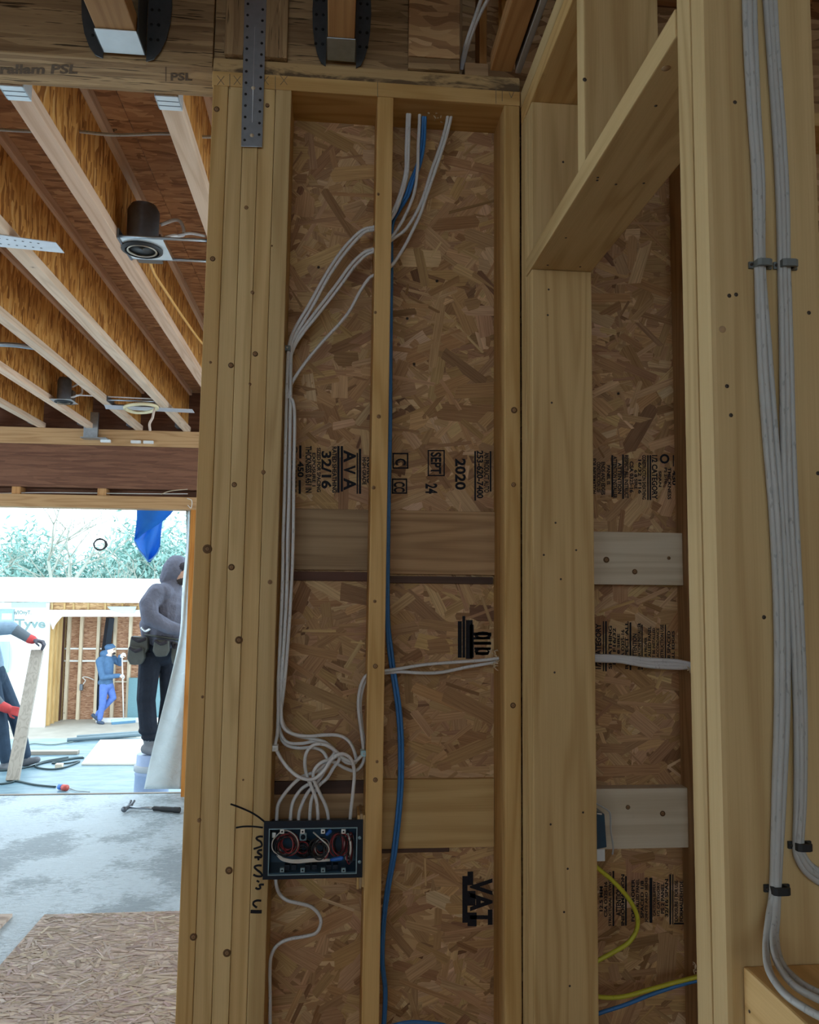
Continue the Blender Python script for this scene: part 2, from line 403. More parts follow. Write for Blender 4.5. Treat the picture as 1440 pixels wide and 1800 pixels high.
def fused(name, prims, mats, voxel, parent, T, smooth=6):
    """prims: ('c', p0, r0, p1, r1, mat) or ('e', centre, radii, mat); T maps local points to the world"""
    parts = []
    for q in prims: parts.append(capsule_vf(q[1], q[2], q[3], q[4]) if q[0] == 'c' else ell_vf(q[1], q[2]))
    v, f = join(parts); me = bpy.data.meshes.new('tmp'); me.from_pydata([tuple(p) for p in v], [], f)
    bm = bmesh.new(); bm.from_mesh(me); bmesh.ops.recalc_face_normals(bm, faces=bm.faces); bm.to_mesh(me); bm.free()
    ob = bpy.data.objects.new('tmp', me); COL.objects.link(ob)
    rm = ob.modifiers.new('r', 'REMESH'); rm.mode = 'VOXEL'; rm.voxel_size = voxel
    sm = ob.modifiers.new('s', 'SMOOTH'); sm.factor = .5; sm.iterations = smooth
    bpy.context.view_layer.update(); dg = bpy.context.evaluated_depsgraph_get()
    out = bpy.data.meshes.new_from_object(ob.evaluated_get(dg)); bpy.data.objects.remove(ob); bpy.data.meshes.remove(me)
    n = len(out.vertices); co = np.zeros(n*3); out.vertices.foreach_get('co', co); co = co.reshape(-1, 3)
    best = np.full(n, 1e9); idx = np.zeros(n, int)
    for q in prims:
        if q[0] == 'c':
            p0, p1 = np.asarray(q[1], float), np.asarray(q[3], float); d = p1-p0; dd = max(d.dot(d), 1e-9)
            t = np.clip(((co-p0)@d)/dd, 0, 1); D = np.linalg.norm(co-(p0+t[:, None]*d), axis=1)-(q[2]+(q[4]-q[2])*t); m = q[5]
        else:
            e = (co-np.asarray(q[1]))/np.asarray(q[2]); D = (np.linalg.norm(e, axis=1)-1)*min(q[2]); m = q[3]
        k = D < best; best[k] = D[k]; idx[k] = m
    W = np.array([T(p) for p in co]); c0 = np.array(WLOC[parent.name]) if parent else (W.min(0)+W.max(0))/2
    out.vertices.foreach_set('co', (W-c0).ravel())
    out.materials.clear()
    for m in mats: out.materials.append(m)
    fm = [int(idx[p.vertices[0]]) for p in out.polygons]; out.polygons.foreach_set('material_index', fm)
    out.polygons.foreach_set('use_smooth', [True]*len(out.polygons)); out.update(); out.name = name
    return _link(bpy.data.objects.new(name, out), parent, tuple(c0))
# ================================================================== THE MAIN FRAMED WALL
F, B = 1.69, 1.808                 # front of studs, face of the sheathing
def px_x(px, py, y): return float(at(px, py, 1, y)[0])
def px_z(px, py, y): return float(at(px, py, 1, y)[2])
ZT0, ZT1, ZT2 = 2.577, 2.610, 2.645   # lower plate underside, joint, top of the double plate
wb = root('wall_back', (0.25, F+.06, 0), 'framed wall of pale studs over strand board sheathing', 'wall', kind='structure')
jx_top = [374, 401.5, 429.5, 456.5, 484.5, 513]; jx_bot = [312.5, 343, 376, 406, 437, 468]
for i in range(5):
    yo = [0, .0015, -.001, .0012, 0][i]
    post('stud', (jx_top[i], 165), (jx_top[i+1]-.6, 165), (jx_bot[i], 1680), (jx_bot[i+1]-.6, 1680), F+yo, B-.001, .038, ZT0, PINE['z'], wb)
post('stud', (664, 170), (692, 170), (638, 1680), (668.5, 1680), F+.001, B-.001, .038, ZT0, PINE['z'], wb)
post('stud', (886, 180), (914, 180), (887.5, 1680), (918, 1680), F, B-.001, .038, ZT0, PINE['z'], wb, .004)
xr = px_x(1183, 680, B)
box('stud', (.50, F+.002, .038), (.545, B-.001, ZT0), PINE['z'], wb)
box('stud', (xr, F, .038), (xr+.037, B-.001, ZT0), AGED['z'], wb)
for x in (1.22, 1.63): box('stud', (x, F, .038), (x+.037, B-.001, ZT0), PINE['z'], wb)
xl = px_x(372, 165, F); xe = px_x(914.5, 170, F)
box('top_plate', (xl, F, ZT0), (xe, B-.001, ZT1), PINE['x'], wb, .002)
hexa('top_plate', [(xl, F+.006, ZT1+.001), (xl, F+.006, ZT2), (xl, B, ZT1+.001), (xl, B, ZT2), (xe, F+.002, ZT1+.001), (xe, F+.002, ZT2), (xe, B, ZT1+.001), (xe, B, ZT2)], M_STAIN, wb, .004)
box('top_plate', (xe+.002, F, ZT0), (2.0, B-.001, ZT1), PINE['x'], wb)
box('bottom_plate', (px_x(312, 1700, F)-.03, F, 0), (2.0, B-.001, .037), PINE['x'], wb)
# pencil layout marks on the lower plate
mk = []
for cx in (388, 417, 466, 499): mk += [((cx-6, 133), (cx+6, 149)), ((cx+6, 134), (cx-6, 149))]
for cx in (404, 430, 456, 484, 664, 872): mk += [((cx, 129+.05*(cx-380)), (cx, 155+.055*(cx-380)))]
mk += [((895, 162), (899, 172)), ((899, 172), (904, 161)), ((883, 160), (883, 178))]
v, f = join([tube_vf([at(*a, 1, F-.0001), at(*b, 1, F-.0001)], .0007, 5) for a, b in mk]); mesh_obj('pencil_mark', v, f, M_PENCIL, wb)
# sheathing: three sheets with their chips
s1, s2 = 1.60, .985
SH = []
for (z0, z1, seed) in ((s1, 2.602, 3), (s2, s1, 4), (.0, s2, 5)):
    p = box('sheathing_panel', (xl+.0, B, z0), (3.0, B+.011, z1), OSB_WALL, wb, .0006); SH.append(p)
    n = int((z1-max(z0, .55))*1500*1.0)
    strands(p, -.12, .86, max(z0, .5)+.002, z1-.002, B, int(n*1.55), PAL_TAN, seed)
box('sheathing_panel', (xl, B, 2.602), (3.0, B+.011, 2.934), OSB_WALL, wb, .001)
# flat blocking boards between the studs
def blk(x0, y0, x1, y1, yy, mat, th=.036, name='blocking_board', lab=None):
    a, b = at(x0, y0, 1, yy), at(x1, y1, 1, yy)
    o = box(name, (a[0], yy, b[2]), (b[0], yy+th, a[2]), mat, wb, .0018)
    if lab: o['label'] = lab
    return o
YB = B-.012
xm = px_x(650, 950, YB)
blk(500, 893, 652, 1003, YB, AGED['x'], .0115, lab='grey-brown blocking board')
blk(672, 896, 870, 1011, YB-.004, AGED['x'], .0155, lab='grey-brown blocking board')
blk(500, 1004, 652, 1022, YB+.003, DARKW['x'], .0085, 'bark_edge', 'dark brown strip')  # thin dark brown strips along the edges of the blocking boards
blk(672, 1012, 867, 1027, YB+.003, DARKW['x'], .0085, 'bark_edge', 'dark brown strip')
blk(476, 1374, 650, 1396, YB+.003, DARKW['x'], .0085, 'bark_edge', 'dark brown strip')
blk(476, 1397, 650, 1500, YB, AGED['x'], .0115)
blk(662, 1371, 869, 1489, YB-.004, PINE['x'], .0155)
blk(662, 1490, 790, 1498, YB+.003, DARKW['x'], .0085, 'bark_edge', 'dark brown strip')
YR = B-.037
a = at(1036, 934, 1, YR); b = at(1198, 1029, 1, YR)
box('blocking_board', (.5465, YR, b[2]), (xr-.0005, B-.0035, a[2]), WHITE['x'], wb)
a = at(1040, 1387, 1, YR); b = at(1210, 1490, 1, YR)
box('blocking_board', (.5465, YR, b[2]), (xr-.0005, B-.0035, a[2]), WHITE['x'], wb)
# ---- mill stamps printed on the sheathing
YI = B-.0032
up = SH[0]; mid = SH[1]; low = SH[2]
stamp('mill_stamp', [('O', 514, 783, 523, 798), ('CSA 0325', 513, 806, 521, 866), (None, 526, 783, 530, 806), ('450', 523, 811, 534, 839), (None, 525, 844, 529, 868),
    ('THICKNESS 0.451 IN', 537, 784, 548, 866), ('EXPOSURE 1', 549, 796, 555, 855), ('SIZED FOR SPACING', 557, 787, 564, 865), ('32/16', 565, 793, 583, 859),
    ('RATED SHEATHING', 584, 785, 592, 866), (None, 593, 784, 597, 866), (None, 599, 784, 603, 864), ('A', 604, 791, 626, 813), ('V', 604, 818, 625, 834), ('A', 604, 840, 626, 862),
    (None, 627, 796, 629.5, 868), (None, 631, 789, 635, 868), ('HIGH GRADE', 637, 804, 644, 852), ('KOKKO', 645, 804, 656, 850)], YI, 'cw', M_INK, up)
stamp('mill_stamp', frame_rects(690, 796, 718, 824, 2.6)+[('C', 695, 806, 714, 818)]+frame_rects(689, 841, 716, 868, 2.6)+[('CC', 692, 847, 712, 865)]
    + frame_rects(752, 791, 782, 837, 2.2)+[('SEPT', 757, 795, 776, 833), ('24', 748, 850, 769, 868), ('2020', 800, 806, 819, 861), (None, 834, 793, 837, 880), ('253-620-7400', 838, 792, 850, 876),
       ('AN PRODUCT AUTO', 851, 795, 860, 866), (None, 861, 793, 864, 864)], YI, 'cw', M_INK, up)
stamp('mill_stamp', [('FOR INFORMATION', 1041, 806, 1048, 868), ('CONSTRUCTION USE', 1049, 812, 1056, 866), ('ENDS AND EDGES', 1057, 812, 1064, 870), ('PANEL IS', 1067, 818, 1073, 852), (None, 1075, 800, 1078, 874),
    ('ATTENTION INSTALLER', 1078, 802, 1085, 876), ('ATTENTION', 1086, 813, 1093, 868), (None, 1094, 799, 1097, 877), ('RESPECT ALL INSTRUCT', 1098, 800, 1105, 876), ('CSA 0325-16', 1107, 811, 1114, 866),
    ('6 8 SIRE', 1115, 826, 1121, 860), ('16/32 1F16', 1122, 808, 1128, 868), ('CONSTRUCTION SHEATHING', 1129, 800, 1136, 878), (None, 1138, 800, 1140.5, 879), (None, 1142, 800, 1145, 879),
    ('1/2 CATEGORY', 1146, 800, 1156, 878), ('SPAN', 1158, 828, 1163, 856), ('O', 1160, 798, 1177, 815), ('PS 2-10', 1168, 822, 1173, 850), ('THICKNESS', 1174, 822, 1180, 878), (None, 1183, 800, 1185, 820), ('430', 1182, 827, 1189, 853)], YI, 'cw', M_INK, up)
stamp('mill_stamp', [('1/2 CATEGORY', 1047, 1096, 1057, 1176), (None, 1060, 1092, 1062, 1180), (None, 1064, 1092, 1067, 1180), ('SHEATHING', 1070, 1100, 1076, 1176), ('1/2 F16/32', 1077, 1104, 1083, 1168), ('6 8 SIRE', 1085, 1114, 1090, 1160),
    ('CSA O325-16', 1092, 1107, 1098, 1166), ('RESPECT ALL', 1099, 1092, 1105, 1176), (None, 1107, 1094, 1110, 1178), ('ATTENTION', 1112, 1114, 1120, 1160), ('INFORMATION INSTALLER', 1121, 1095, 1127, 1177), (None, 1128, 1098, 1130, 1177),
    ('FOR PROPER', 1133, 1120, 1138, 1162), ('INSTALLED PANEL', 1139, 1101, 1145, 1172), ('MUST BE INSTALLED', 1147, 1104, 1152, 1170), ('IN ACCORDANCE', 1154, 1104, 1159, 1165), ('CONSTRUCTION USE', 1161, 1098, 1167, 1172), (None, 1169, 1098, 1171, 1168), ('1/8 SPACED', 1173, 1109, 1179, 1164), ('ALL EDGES', 1181, 1109, 1186, 1164)], YI, 'ccw', M_INK, mid)
stamp('mill_stamp', [('12.5 MM', 1054, 1558, 1060, 1602), ('CSA O325-16', 1062, 1550, 1068, 1612), ('STRUCTURAL PLYWOOD', 1070, 1533, 1075, 1628), (None, 1077, 1531, 1080, 1628), ('ATTENTION', 1083, 1560, 1092, 1610), ('INFORMATION', 1092, 1537, 1098, 1627), (None, 1099, 1540, 1102, 1627),
    ('FOR PROPER', 1110, 1545, 1116, 1620), ('INSTALLED PANEL', 1118, 1545, 1124, 1612), ('SPACED 1/8', 1126, 1548, 1132, 1614), ('JOINTS AND SIDES', 1134, 1542, 1140, 1622), (None, 1142, 1543, 1147, 1622), ('CAUTION SLIPPERY', 1148, 1549, 1153, 1610), ('1/2 CATEGORY', 1155, 1550, 1160, 1610), ('PS 2 PANEL', 1162, 1552, 1168, 1606), ('32/16 SPAN', 1169, 1545, 1175, 1612),
    (None, 1177, 1537, 1180, 1625), (None, 1182, 1537, 1184, 1625), ('EXPOSURE 1 FOR USE', 1186, 1548, 1192, 1620), ('FORMALDEHYDE', 1195, 1548, 1201, 1620), (None, 1185, 1622, 1204, 1625)], YI, 'ccw', M_INK, low)
blot = []
for (x0, y0, x1, y1) in [(805, 1092, 812, 1156), (813, 1083, 818, 1156), (819, 1090, 831, 1158), (826, 1098, 833, 1156), (832, 1112, 864, 1117), (832, 1120, 862, 1124), (832, 1128, 862, 1133), (834, 1138, 863, 1142), (836, 1146, 860, 1151)]:
    blot.append((None, x0, y0, x1, y1))
stamp('mill_stamp', blot+[('010', 834, 1110, 864, 1152)], YI, 'cw', M_INK, mid)
stamp('mill_stamp', [(None, 813, 1540, 822, 1622), (None, 822, 1532, 832, 1556), (None, 822, 1566, 836, 1592), (None, 822, 1604, 838, 1628), ('VAT', 826, 1544, 866, 1626)], YI, 'cw', M_INK, low)
# nails and splinters
for (px, py, y) in [(520, 600, B-.003), (728, 640, B-.003), (768, 494, B-.003), (560, 470, B-.003), (716, 560, B-.003), (1087, 692, B-.003)]:
    lathe('nail', [(.0032, -.001), (.0032, 0)], tuple(at(px, py, 1, y)), M_NAIL, wb, 'y', 10)
def splinters(cx, cy, y, n, spread, parent, name='splinter'):
    P = []
    for i in range(n):
        a = at(cx+random.uniform(-spread, spread), cy+random.uniform(-spread, spread), 1, y); d = np.array([random.uniform(-1, 1), random.uniform(-.8, -.1), random.uniform(-1, 1)])*.007
        P.append(tube_vf([a, a+d*.5+np.array([0, 0, random.uniform(-.002, .002)]), a+d], [.0012, .0014, .0004], 4))
    v, f = join(P); return tag(mesh_obj(name, v, f, M_CHIP, parent), kind='stuff')
splinters(868, 1146, F+.045, 16, 6, wb); splinters(872, 1170, F+.045, 12, 6, wb)
splinters(762, 200, F+.05, 16, 14, wb)

# knots one can point at in the post and the slim studs
def knot(px, py, y, r=.0055, parent=wb):
    o = lathe('knot', [(r*.96, -.0010), (r, -.0006), (r, .003)], tuple(at(px, py, 1, y)), M_KNOT, parent, 'y', 14); o.scale = (1, 1, 1); return o
for px, py, r in ((381, 192, .0062), (470, 185, .0045), (433, 365, .0045), (374, 455, .0055), (443.6, 514, .004), (448.7, 622, .0055), (406, 642, .0058), (370, 637, .003), (439.5, 675, .003), (478, 432, .002),
        (463, 830, .0045), (412, 852, .0055), (364.5, 965, .0095), (407, 997, .0068), (474.7, 1023, .0045), (420, 1125, .0078), (356, 1225, .003), (402.7, 1530, .0075), (399, 1675, .0078), (340, 1647, .007), (427.5, 1371, .002), (350, 1442, .004),
        (665, 341, .003), (660, 549, .003), (666, 732, .0042), (657, 857, .004), (659, 1057, .0035), (660, 1171, .0048), (660, 1371, .0048), (663, 1339, .003), (904, 721, .007), (902, 1240, .006), (903, 852, .005)):
    knot(px, py, F-.0004, r)
for px, py, r in ((1066, 984, .007), (1116, 1005, .006), (1176, 981, .004), (1104, 1419, .005), (1165, 1430, .006)): knot(px, py, B-.037-.0002, r)
# ================================================================== SUPPORT BEAM OVER THE WALL AND THE OPENING
ZB = 2.622
bm_root = root('support_beam', (-1.5, F+.05, ZB), 'long parallel-strand timber beam spanning the opening left of the framed wall', 'beam')
xbR = px_x(808, 60, F)
box('beam_timber', (-4.6, F+.004, ZB), (xl-.001, B, ZB+.30), PSL['x'], bm_root, .002)
box('beam_timber', (xl+.0005, F+.012, ZT2+.001), (xbR, B-.002, ZB+.30), PSL['x'], bm_root, .002)
def under(rects, z, mat, parent, name):
    parts = []
    for body, x0, y0, x1, y1 in rects:
        tl, bl, br = at(x0, y0, 2, z), at(x0, y1, 2, z), at(x1, y1, 2, z)
        if body is None: parts.append(([tl, at(x1, y0, 2, z), br, bl], [(0, 3, 2, 1)]))
        else: parts.append(text_vf(body, bl, br-bl, tl-bl))
    v, f = join(parts); return mesh_obj(name, v, f, mat, parent)
under([('Parallam PSL', -30, 113, 136, 130), ('PSL', 300, 128, 338, 142), (None, 291, 117, 292.5, 143)], ZB-.0006, M_INKF, bm_root, 'printed_lettering')
a, b = at(398, 0, 1, F), at(505, 96, 1, F)
box('beam_packer', (a[0], F-.006, ZT2+.002), (b[0], F+.0115, ZB+.30), PSL['z'], bm_root, .002)
a, b = at(719, 0, 1, F), at(808, 96, 1, F)
box('beam_packer', (a[0], F-.004, ZT2+.03), (b[0], F+.0115, ZB+.30), OSB_WALL, bm_root, .002)
box('beam_packer', (a[0], F-.002, ZT2+.002), (b[0], F+.0115, ZT2+.029), PSL['x'], bm_root, .002)

# ---- perforated strap nailed over beam and studs
def strap(name, p_tl, p_tr, p_bl, p_br, y, label):
    tl, tr, bl, br = (at(*p, 1, y) for p in (p_tl, p_tr, p_bl, p_br))
    r = root(name, tuple(bl), label, 'metal strap')
    d = np.array([0, -.0018, 0])
    prism('strap_plate', [tl, bl, br, tr], d, M_STEEL, r, .0004)
    n = 15; nails = []
    for i in range(n):
        t = (i+.45)/n
        for s, off in ((.16, 0), (.84, .5)):
            tt = t+off/n
            if tt > .985: continue
            l = tl+(bl-tl)*tt; rr = tr+(br-tr)*tt; p = l+(rr-l)*s
            lathe('strap_hole', [(.0030, -.0022), (.0030, -.0006)], tuple(p), M_HOLE, r, 'y', 10)
    for t in (.66, .935):
        p = (tl+tr)/2+((bl+br)/2-(tl+tr)/2)*t
        lathe('strap_hole', [(.0042, -.0022), (.0042, -.0006)], tuple(p), M_CHIP, r, 'y', 12)
    e0, e1 = (tl+tr)/2, (bl+br)/2
    tube('strap_groove', [e0+(e1-e0)*.3+d*1.1, e0+(e1-e0)*.86+d*1.1], .0006, M_BRIGHT, r, 5, spline=False)
    return r
strap('perforated_strap', (431, -40), (470, -40), (424, 258), (461, 259), F-.0065, 'long grey perforated metal strap nailed down over the beam and stud post')
# ================================================================== PARTITION WITH A DOORWAY, RUNNING TOWARDS THE EYE
XL, XR = float(at(917, 800, 1, F)[0]), float(at(917, 800, 1, F)[0])+.129
wr = root('wall_right', (XL+.06, 1.2, 0), 'stud partition with an open doorway running towards the viewer', 'wall', kind='structure')
yk, yt = F-.045, F-.090
ZP0, ZP1 = 2.53, 2.609
zh = float(at(935, 471, 0, XL)[2]); yn0 = float(at(1252, 680, 0, XL)[1]); yn1 = float(at(1227, 680, 0, XL)[1]); yn2 = float(at(1202, 680, 0, XL)[1])
box('stud', (XL, yk+.0005, 0), (XR, F-.001, ZP0), PINE['z'], wr, .003)
box('stud', (XL+.001, yt, 0), (XR, yk, zh), PINE['z'], wr, .003)
box('header_plate', (XL-.001, yn2+.001, zh+.0005), (XR, yk, zh+.037), PINE['y'], wr, .002)
box('cripple_stud', (XL+.002, yt-.001, zh+.038), (XR-.012, yk, ZP0), PINE['z'], wr, .002)
yc = float(at(1027, 150, 0, XL)[1])
box('cripple_stud', (XL, yc, zh+.038), (XR, yc+.038, ZP0), PINE['z'], wr, .002)
box('stud', (XL, yn1+.0005, 0), (XR-.001, yn2, ZP0), PINE['z'], wr, .004)
box('stud', (XL, yn0, 0), (XR, yn1, ZP0), PINE['z'], wr, .006)
for k in (0, 1): box('top_plate', (XL, -2.99, ZP0+.0005+k*.04), (XR, F-.001, ZP0+.0395+k*.0395), PINE['y'], wr, .002)
box('bottom_plate', (XL, -2.99, 0), (XR, yn0-.001, .038), PINE['y'], wr)
for y in (.35, -.05, -.45, -.85): box('stud', (XL, y-.038, .039), (XR, y, ZP0), PINE['z'], wr)
# blocking fixed to the near stud
zb = float(at(1360, 1713, 1, yn0-.02)[2])
box('blocking_board', (XL+.017, .352, zb-.09), (XR-.001, yn0-.0005, zb), PINE['y'], wr, .003)
# knots and nail heads one can pick out on these boards
def spot(name, px, py, ax, v, r, mat, parent):
    p = at(px, py, ax, v); lathe(name, [(r*.9, -.0006), (r, 0)], tuple(p), mat, parent, 'xyz'[ax], 12)
for (px, py) in [(968, 174), (1012, 161), (990, 285)]: spot('nail', px, py, 1, yt-.0005, .0028, M_NAIL, wr)
for (px, py) in [(964.6, 509), (963, 554), (970, 708), (976.7, 919), (956, 975.5), (1013, 967), (975, 1182), (968, 1449), (1025, 1428), (998, 1527), (1001.7, 1733), (991.7, 1603), (986, 1018)]: spot('nail', px, py, 1, yt+.0005, .0024, M_NAIL, wr)
spot('nail', 1028, 140, 1, yc, .0036, M_NAIL, wr)
for (px, py) in [(1051, 312), (1083, 324), (1132, 322), (1153, 186), (963, 466), (1020, 469), (995, 418), (1050, 317)]: spot('nail', px, py, 2, zh+.0004, .0022, M_NAIL, wr)
for (px, py) in [(1294, 518), (1278, 679), (1285, 730), (1422, 550), (1292, 180), (1343, 1085), (1438, 832), (1282, 520)]: spot('nail', px, py, 1, yn0+.0003, .0024, M_NAIL, wr)
spot('knot', 1270, 579, 1, yn0+.0003, .0042, AGED['x'], wr); spot('knot', 1171, 120, 2, zh+.0004, .006, AGED['x'], wr)
spot('nail', 1318, 1778, 0, XL+.017, .0016, M_NAIL, wr)

# ================================================================== CABLES
def cpath(pts, ydef):
    return [at(p[0], p[1], 1, p[2] if len(p) > 2 else ydef) for p in pts]
def cable(name, pts, ydef, r, mat, label, group=None, flat=1.0, cat='cable'):
    P = cpath(pts, ydef); o = tube(name, P, r, mat, None, 8, 7, flat=flat)
    return tag(o, label, cat, group)
Y1 = F+.06
R = .0037
run = lambda dx, y0=640, yo=0.0: [(507.5+dx*.7, y0, F+.05+yo), (505.5+dx*.9, 720, F+.035+yo), (503+dx, 850, F+.03+yo), (501+dx+1.2*math.sin(dx), 950, F+.03+yo), (499+dx, 1030, F+.03+yo), (495+dx*.9, 1120, F+.03+yo), (491+dx*.7, 1200, F+.03+yo)]
# six white cables: from holes in the plate, through the slim stud, down the stud post, into the switch box
cable('house_cable', [(717, 186, Y1), (716, 215), (714, 262), (713, 300), (704, 338), (690, 372), (672, 390), (657, 399), (636, 405), (608, 432), (578, 474), (543, 536), (519, 577), (508.5, 607, F+.045)]+run(-2.5)+[(489, 1255, F+.03), (487.5, 1290, F+.028), (484.5, 1313, F+.02), (500, 1342, F+.01), (523, 1364, F+.004), (548, 1370, F+.002), (568, 1357, F+.0), (583, 1335, F-.002), (600, 1325, F-.002), (616, 1333, F+.004), (623, 1356, F+.01), (621, 1390, F+.015), (617, 1425, F+.02), (615, 1450, F+.025)],
      Y1, R, M_CABLE, 'white cable arching over the others to the right end of the switch box')
cable('house_cable', [(721, 187, Y1), (719.5, 220), (718, 268), (716, 305), (706, 344), (691, 380), (672, 396), (658, 404), (640, 409), (612, 438), (582, 480), (548, 541), (523, 583), (511, 612, F+.05)]+run(-1.5, yo=.02)+[(494, 1245, F+.035), (497, 1275, F+.03), (512, 1289, F+.03), (540, 1294, F+.03), (570, 1292, F+.03), (596, 1293, F+.03), (614, 1304, F+.03), (624, 1325, F+.03), (625, 1340, F+.03), (610, 1341, F+.035), (592, 1330, F+.04), (578, 1345, F+.04), (560, 1372, F+.035), (540, 1395, F+.03), (527, 1425, F+.03), (524.5, 1450, F+.03)],
      Y1, R, M_CABLE, 'white cable swinging widest across the bay above the switch box')
cable('house_cable', [(738, 190, Y1), (737, 222), (735, 262), (734, 298), (728, 340), (712, 380), (691, 414), (673, 430), (656, 438), (640, 444), (618, 464), (588, 505), (552, 552), (526, 588), (513, 615, F+.055)]+run(5.5)+[(494, 1245, F+.045), (498, 1272, F+.04), (515, 1290, F+.04), (545, 1298, F+.04), (570, 1304, F+.04), (588, 1318, F+.03), (597, 1333, F+.02), (586, 1350, F+.02), (575, 1368, F+.025), (560, 1382, F+.03), (548, 1405, F+.03), (545, 1430, F+.03), (544.5, 1450, F+.03)],
      Y1, R, M_CABLE, 'white cable beside the blue one at the plate hole, ending mid switch box')
cable('house_cable', [(788, 199, Y1), (783, 226), (772, 262), (757, 305), (747, 338), (735, 368), (714, 402), (691, 420), (673, 434), (656, 443), (643, 449), (622, 470), (592, 511), (556, 557), (528, 592), (514, 618, F+.06)]+run(6.5, yo=.025)+[(491, 1262, F+.05), (494, 1290, F+.045), (506, 1305, F+.045), (530, 1307, F+.045), (556, 1303, F+.045), (575, 1311, F+.04), (588, 1322, F+.035), (574, 1340, F+.035), (556, 1356, F+.03), (530, 1366, F+.03), (508, 1386, F+.03), (490, 1412, F+.03), (486.5, 1435, F+.03), (486.5, 1450, F+.03)],
      Y1, R, M_CABLE, 'white cable bending down to the left end of the switch box')
cable('house_cable', [(794, 201, Y1), (788, 228), (776, 268), (759, 318), (748, 350), (741, 372), (730, 396), (712, 432), (691, 464), (673, 478), (655, 485), (645, 494), (631, 516), (615, 546), (597, 569), (568, 600), (538, 636), (514, 672, F+.05), (507, 695, F+.04)]+run(13.5, 720)[1:]+[(492, 1270, F+.06), (494, 1296, F+.055), (505, 1310, F+.055), (525, 1315, F+.055), (548, 1314, F+.05), (566, 1320, F+.045), (575, 1335, F+.04), (570, 1346, F+.035), (552, 1372, F+.04), (530, 1387, F+.04), (515, 1410, F+.035), (511, 1435, F+.03), (511, 1450, F+.03)],
      Y1, R, M_CABLE, 'lowest white cable crossing the upper bay alone to the stud post')
# cables from the right-hand bays turning down to the box
cable('house_cable', [(880, 1156.5, Y1), (845, 1161), (800, 1164), (750, 1168), (705, 1175), (678, 1179), (660, 1181), (646, 1186), (638, 1196), (632, 1216), (630, 1240), (633, 1270), (637, 1300), (639, 1322, F+.04), (634, 1330, F+.03), (622, 1339, F+.02), (604, 1333, F+.015), (588, 1318, F+.01), (572, 1309, F+.006), (553, 1309, F+.006), (540, 1321, F+.01), (536, 1340, F+.014), (539, 1362, F+.02), (548, 1384, F+.02), (556, 1405, F+.02), (559, 1430, F+.02), (558.5, 1450, F+.025)],
      Y1, R, M_CABLE, 'upper white cable crossing the right bay, coiled in a ring above the switch box')
cable('house_cable', [(880, 1163, Y1+.01), (860, 1166), (820, 1173), (775, 1182), (740, 1183), (705, 1181), (678, 1183), (660, 1185), (648, 1190), (641, 1200), (635, 1222), (633.5, 1245), (636, 1275), (640, 1305), (640.5, 1330, F+.05), (636, 1345, F+.045), (624, 1355, F+.04), (606, 1350, F+.03), (588, 1340, F+.02), (570, 1338, F+.01), (555, 1350, F+.008), (551, 1366, F+.012), (560, 1390, F+.016), (572, 1415, F+.02), (577, 1435, F+.025), (577, 1450, F+.03)],
      Y1+.01, R, M_CABLE, 'lower white cable crossing the right bay, sagging slightly')
cable('house_cable', [(484, 1535, F+.03), (486, 1556, F+.03), (492, 1572), (506, 1583), (527, 1588), (547, 1594), (561, 1608), (564, 1624), (555, 1640), (535, 1646), (508, 1651), (488, 1661), (477, 1680), (474.5, 1710), (475, 1750), (475, 1830)],
      F+.05, R, M_CABLE, 'white cable curling down below the switch box')
# blue pair
for k, (dx, lab) in enumerate(((0, 'blue cable from the top plate down behind the slim stud'), (5.5, 'second blue cable hugging the first one along the slim stud'))):
    cable('data_cable', [(744+dx*.8, 188, Y1), (743+dx*.8, 220), (740+dx, 255), (733+dx, 290), (723+dx, 315), (712+dx, 345), (696+dx, 372, F+.09), (686.5+dx*.6, 400, F+.09), (686+dx*.5, 480, F+.085), (685.5+dx*.4, 600), (684.5+dx*.4, 760), (682+dx*.4, 900), (680+dx*.5, 1020), (680+dx*.6, 1090), (683+dx, 1140), (690+dx, 1190), (698+dx, 1245), (702+dx, 1300), (702+dx, 1370), (698+dx, 1430), (690+dx, 1500), (680+dx*.8, 1560), (673+dx*.6, 1620), (671+dx*.5, 1690), (676+dx*.5, 1745), (672+dx*.5, 1830)],
          F+.072, .0036, M_CABLE_B, lab)
cable('data_cable', [(688, 1803), (715, 1797), (745, 1797), (785, 1803), (800, 1820)], F+.04, .0036, M_CABLE_B, 'blue cable end arching up at the bottom of the right bay')
# right-hand bay behind the doorway
for k, (y0, y1, y2) in enumerate(((1153, 1159, 1167), (1157, 1165, 1170), (1161, 1171, 1173))):
    cable('house_cable', [(1036, y0-2), (1052, y0), (1090, y0+1.5), (1140, y1), (1190, y1+3), (1216, y2), (1240, y2+2)], F+.05, .0046, M_CABLE,
          ['upper', 'middle', 'lower'][k]+' of three white cables crossing the bay behind the doorway')
cable('house_cable', [(1036, 1512), (1052, 1527), (1078, 1549), (1104, 1578), (1119, 1606), (1120, 1632), (1106, 1656), (1080, 1673), (1052, 1688), (1036, 1698)], F+.03, .0048, M_CABLE_Y, 'yellow cable bulging out in a bow behind the doorway')
cable('house_cable', [(1036, 1748), (1060, 1753), (1095, 1752), (1140, 1740), (1190, 1726), (1232, 1716)], F+.03, .0048, M_CABLE_Y, 'yellow cable running low across the bay behind the doorway')
cable('data_cable', [(1036, 1788), (1060, 1779), (1100, 1766), (1140, 1750), (1190, 1733), (1232, 1722)], F+.035, .0042, M_CABLE_B, 'blue cable running beneath the low yellow one behind the doorway')
splinters(1216, 1178, F+.03, 12, 5, wb); splinters(1226, 1700, F+.03, 14, 8, wb)
